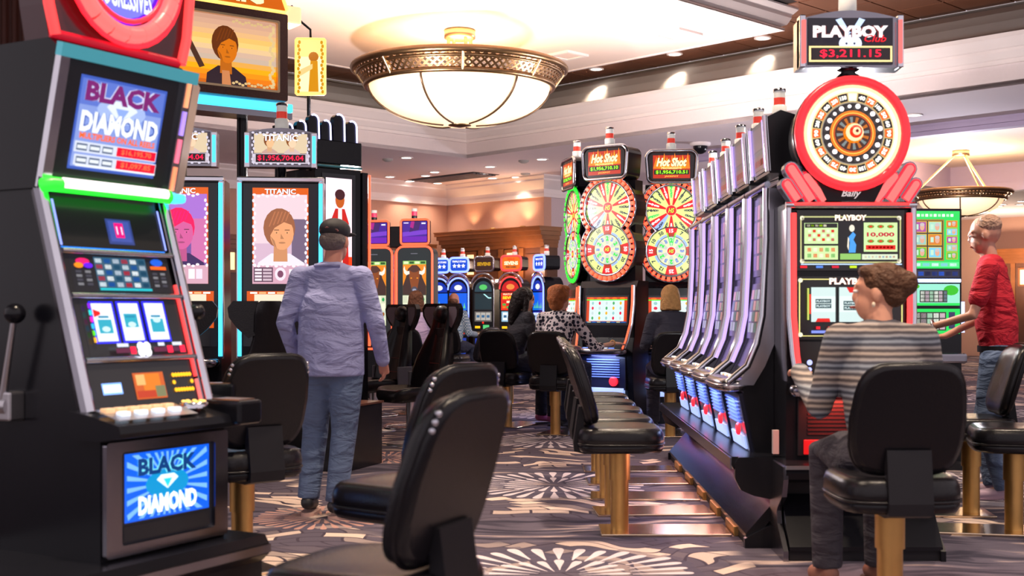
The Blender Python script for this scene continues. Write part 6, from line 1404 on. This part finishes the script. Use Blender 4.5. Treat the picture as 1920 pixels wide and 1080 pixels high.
hair(wm, hd, Rm, (92, 62, 44), [((0, -.028, .035), (.088, .10, .088)), ((.0, -.115, .03), (.055, .05, .055)), ((0, -.06, -.02), (.07, .06, .05)), ((.0, .03, .085), (.07, .05, .03))])
MB().ell(hd+Rm @ V3(-.088, .005, -.055), (.008, .008, .012), 8, 6).build('earring', mat('earring_pearl', L(240, 220, 190), .3), wm)
bl = pattern('spotted_blouse', 'spots', L(232, 220, 220), L(34, 32, 50), 26)
wm, hd, Rm = person('seated woman with short orange hair in a spotted blouse reaching right', (.13, 12.28, 0), -30, skinmat('fair', 226, 172, 146), seat_pose(.60, .10, lw=(-.05, .45, .86), rw=(.40, .52, .90), re=(.32, .26, .86)), bl, JEANSD, (mat('shoe_black'), mat('sole_dark')), {'l': HF['l'], 'r': ((.5, .9, -.05), (0, 0, 1), (-.8, .4, 0), .3)}, head=(-20, 2), long_sleeve=.3)
hair(wm, hd, Rm, (172, 100, 56), [((0, -.03, .03), (.112, .116, .108)), ((0, -.085, .075), (.06, .05, .05)), ((-.08, -.03, .02), (.045, .06, .06)), ((.08, -.03, .02), (.045, .06, .06)), ((-.05, -.06, .06), (.06, .06, .06)), ((.05, -.05, .07), (.06, .06, .06)), ((0, .03, .09), (.085, .06, .04)), ((0, -.09, -.01), (.085, .06, .07)), ((0, -.055, -.07), (.088, .07, .07))])
MB().tube([V3(.40+.032*math.cos(a), .50, .90+.032*math.sin(a)) for a in [q*.5236 for q in range(12)]], .005, 6, 0, True).build('bracelet', BRASS, wm)
wm, hd, Rm = person('seated woman with blond bob in a dark grey top, seen from behind', (1.28, 12.08, 0), 3, MATS['skin_fair'], seat_pose(.60, .06), cloth('charcoal_top', 52, 48, 60), cloth('grey_trousers'), (mat('shoe_black'), mat('sole_dark')), HF, head=(0, 4))
hair(wm, hd, Rm, (190, 138, 84), [((0, -.025, .03), (.095, .105, .092))], [[((0, -.035, .04), (.092, .088)), ((0, -.04, -.05), (.104, .085)), ((0, -.045, -.135), (.108, .075)), 'flat']])
wm, hd, Rm = person('seated woman with long dark hair and black clothes, turned to the right', (-.30, 13.05, 0), -62, MATS['skin_fair'], seat_pose(.60, .12, lw=(-.15, .40, .80), rw=(.12, .36, .98), re=(.25, .14, .85)), cloth('black_jacket', 40, 38, 46, .4), cloth('black_jeans', 30, 30, 44), (mat('sandal_pink', L(176, 80, 120), .6), mat('sole_dark')), HF, head=(-4, 10))
hair(wm, hd, Rm, (30, 22, 23), [((0, -.028, .03), (.094, .105, .092)), ((0, -.08, -.04), (.085, .07, .10))], [[((0, -.09, .0), .075), ((0, -.11, -.14), .07), ((0, -.11, -.27), .045)], [((-.07, -.02, -.02), .035), ((-.085, -.01, -.20), .03)], [((.07, -.02, -.02), .035), ((.085, -.01, -.20), .03)]])
MB().tube([hd+Rm @ V3(.05*math.cos(a)*1.1, .088-.02*abs(math.cos(a)), .006+.012*math.sin(a)) for a in [q*.5236 for q in range(12)]], .004, 6, 0, True).build('glasses', BLACK, wm)
wm, hd, Rm = person('seated woman with brown bob in a lavender top behind the bucket seats', (-1.53, 14.75, 0), -12, MATS['skin_fair'], seat_pose(.60, .05, hz=-.01), cloth('lavender_top', 196, 172, 204, .12), cloth('grey_trousers'), (mat('shoe_black'), mat('sole_dark')), HF, head=(16, 2), belly=.02)
hair(wm, hd, Rm, (96, 60, 42), [((0, -.025, .03), (.095, .105, .092))], [[((0, -.035, .04), (.092, .088)), ((0, -.04, -.05), (.106, .085)), ((0, -.045, -.14), (.110, .075)), 'flat']])
wm, hd, Rm = person('seated bald man in blue plaid shirt facing the blue lit machines', (-1.34, 18.4, 0), -20, MATS['skin_ruddy'], seat_pose(.62, .05), pattern('blue_plaid', 'check', L(190, 205, 214), L(90, 120, 150), 44), JEANSD, (mat('shoe_black'), mat('sole_dark')), HF, head=(0, 6), belly=.03)
hair(wm, hd, Rm, (120, 84, 66), [((0, -.045, -.005), (.083, .075, .05))])
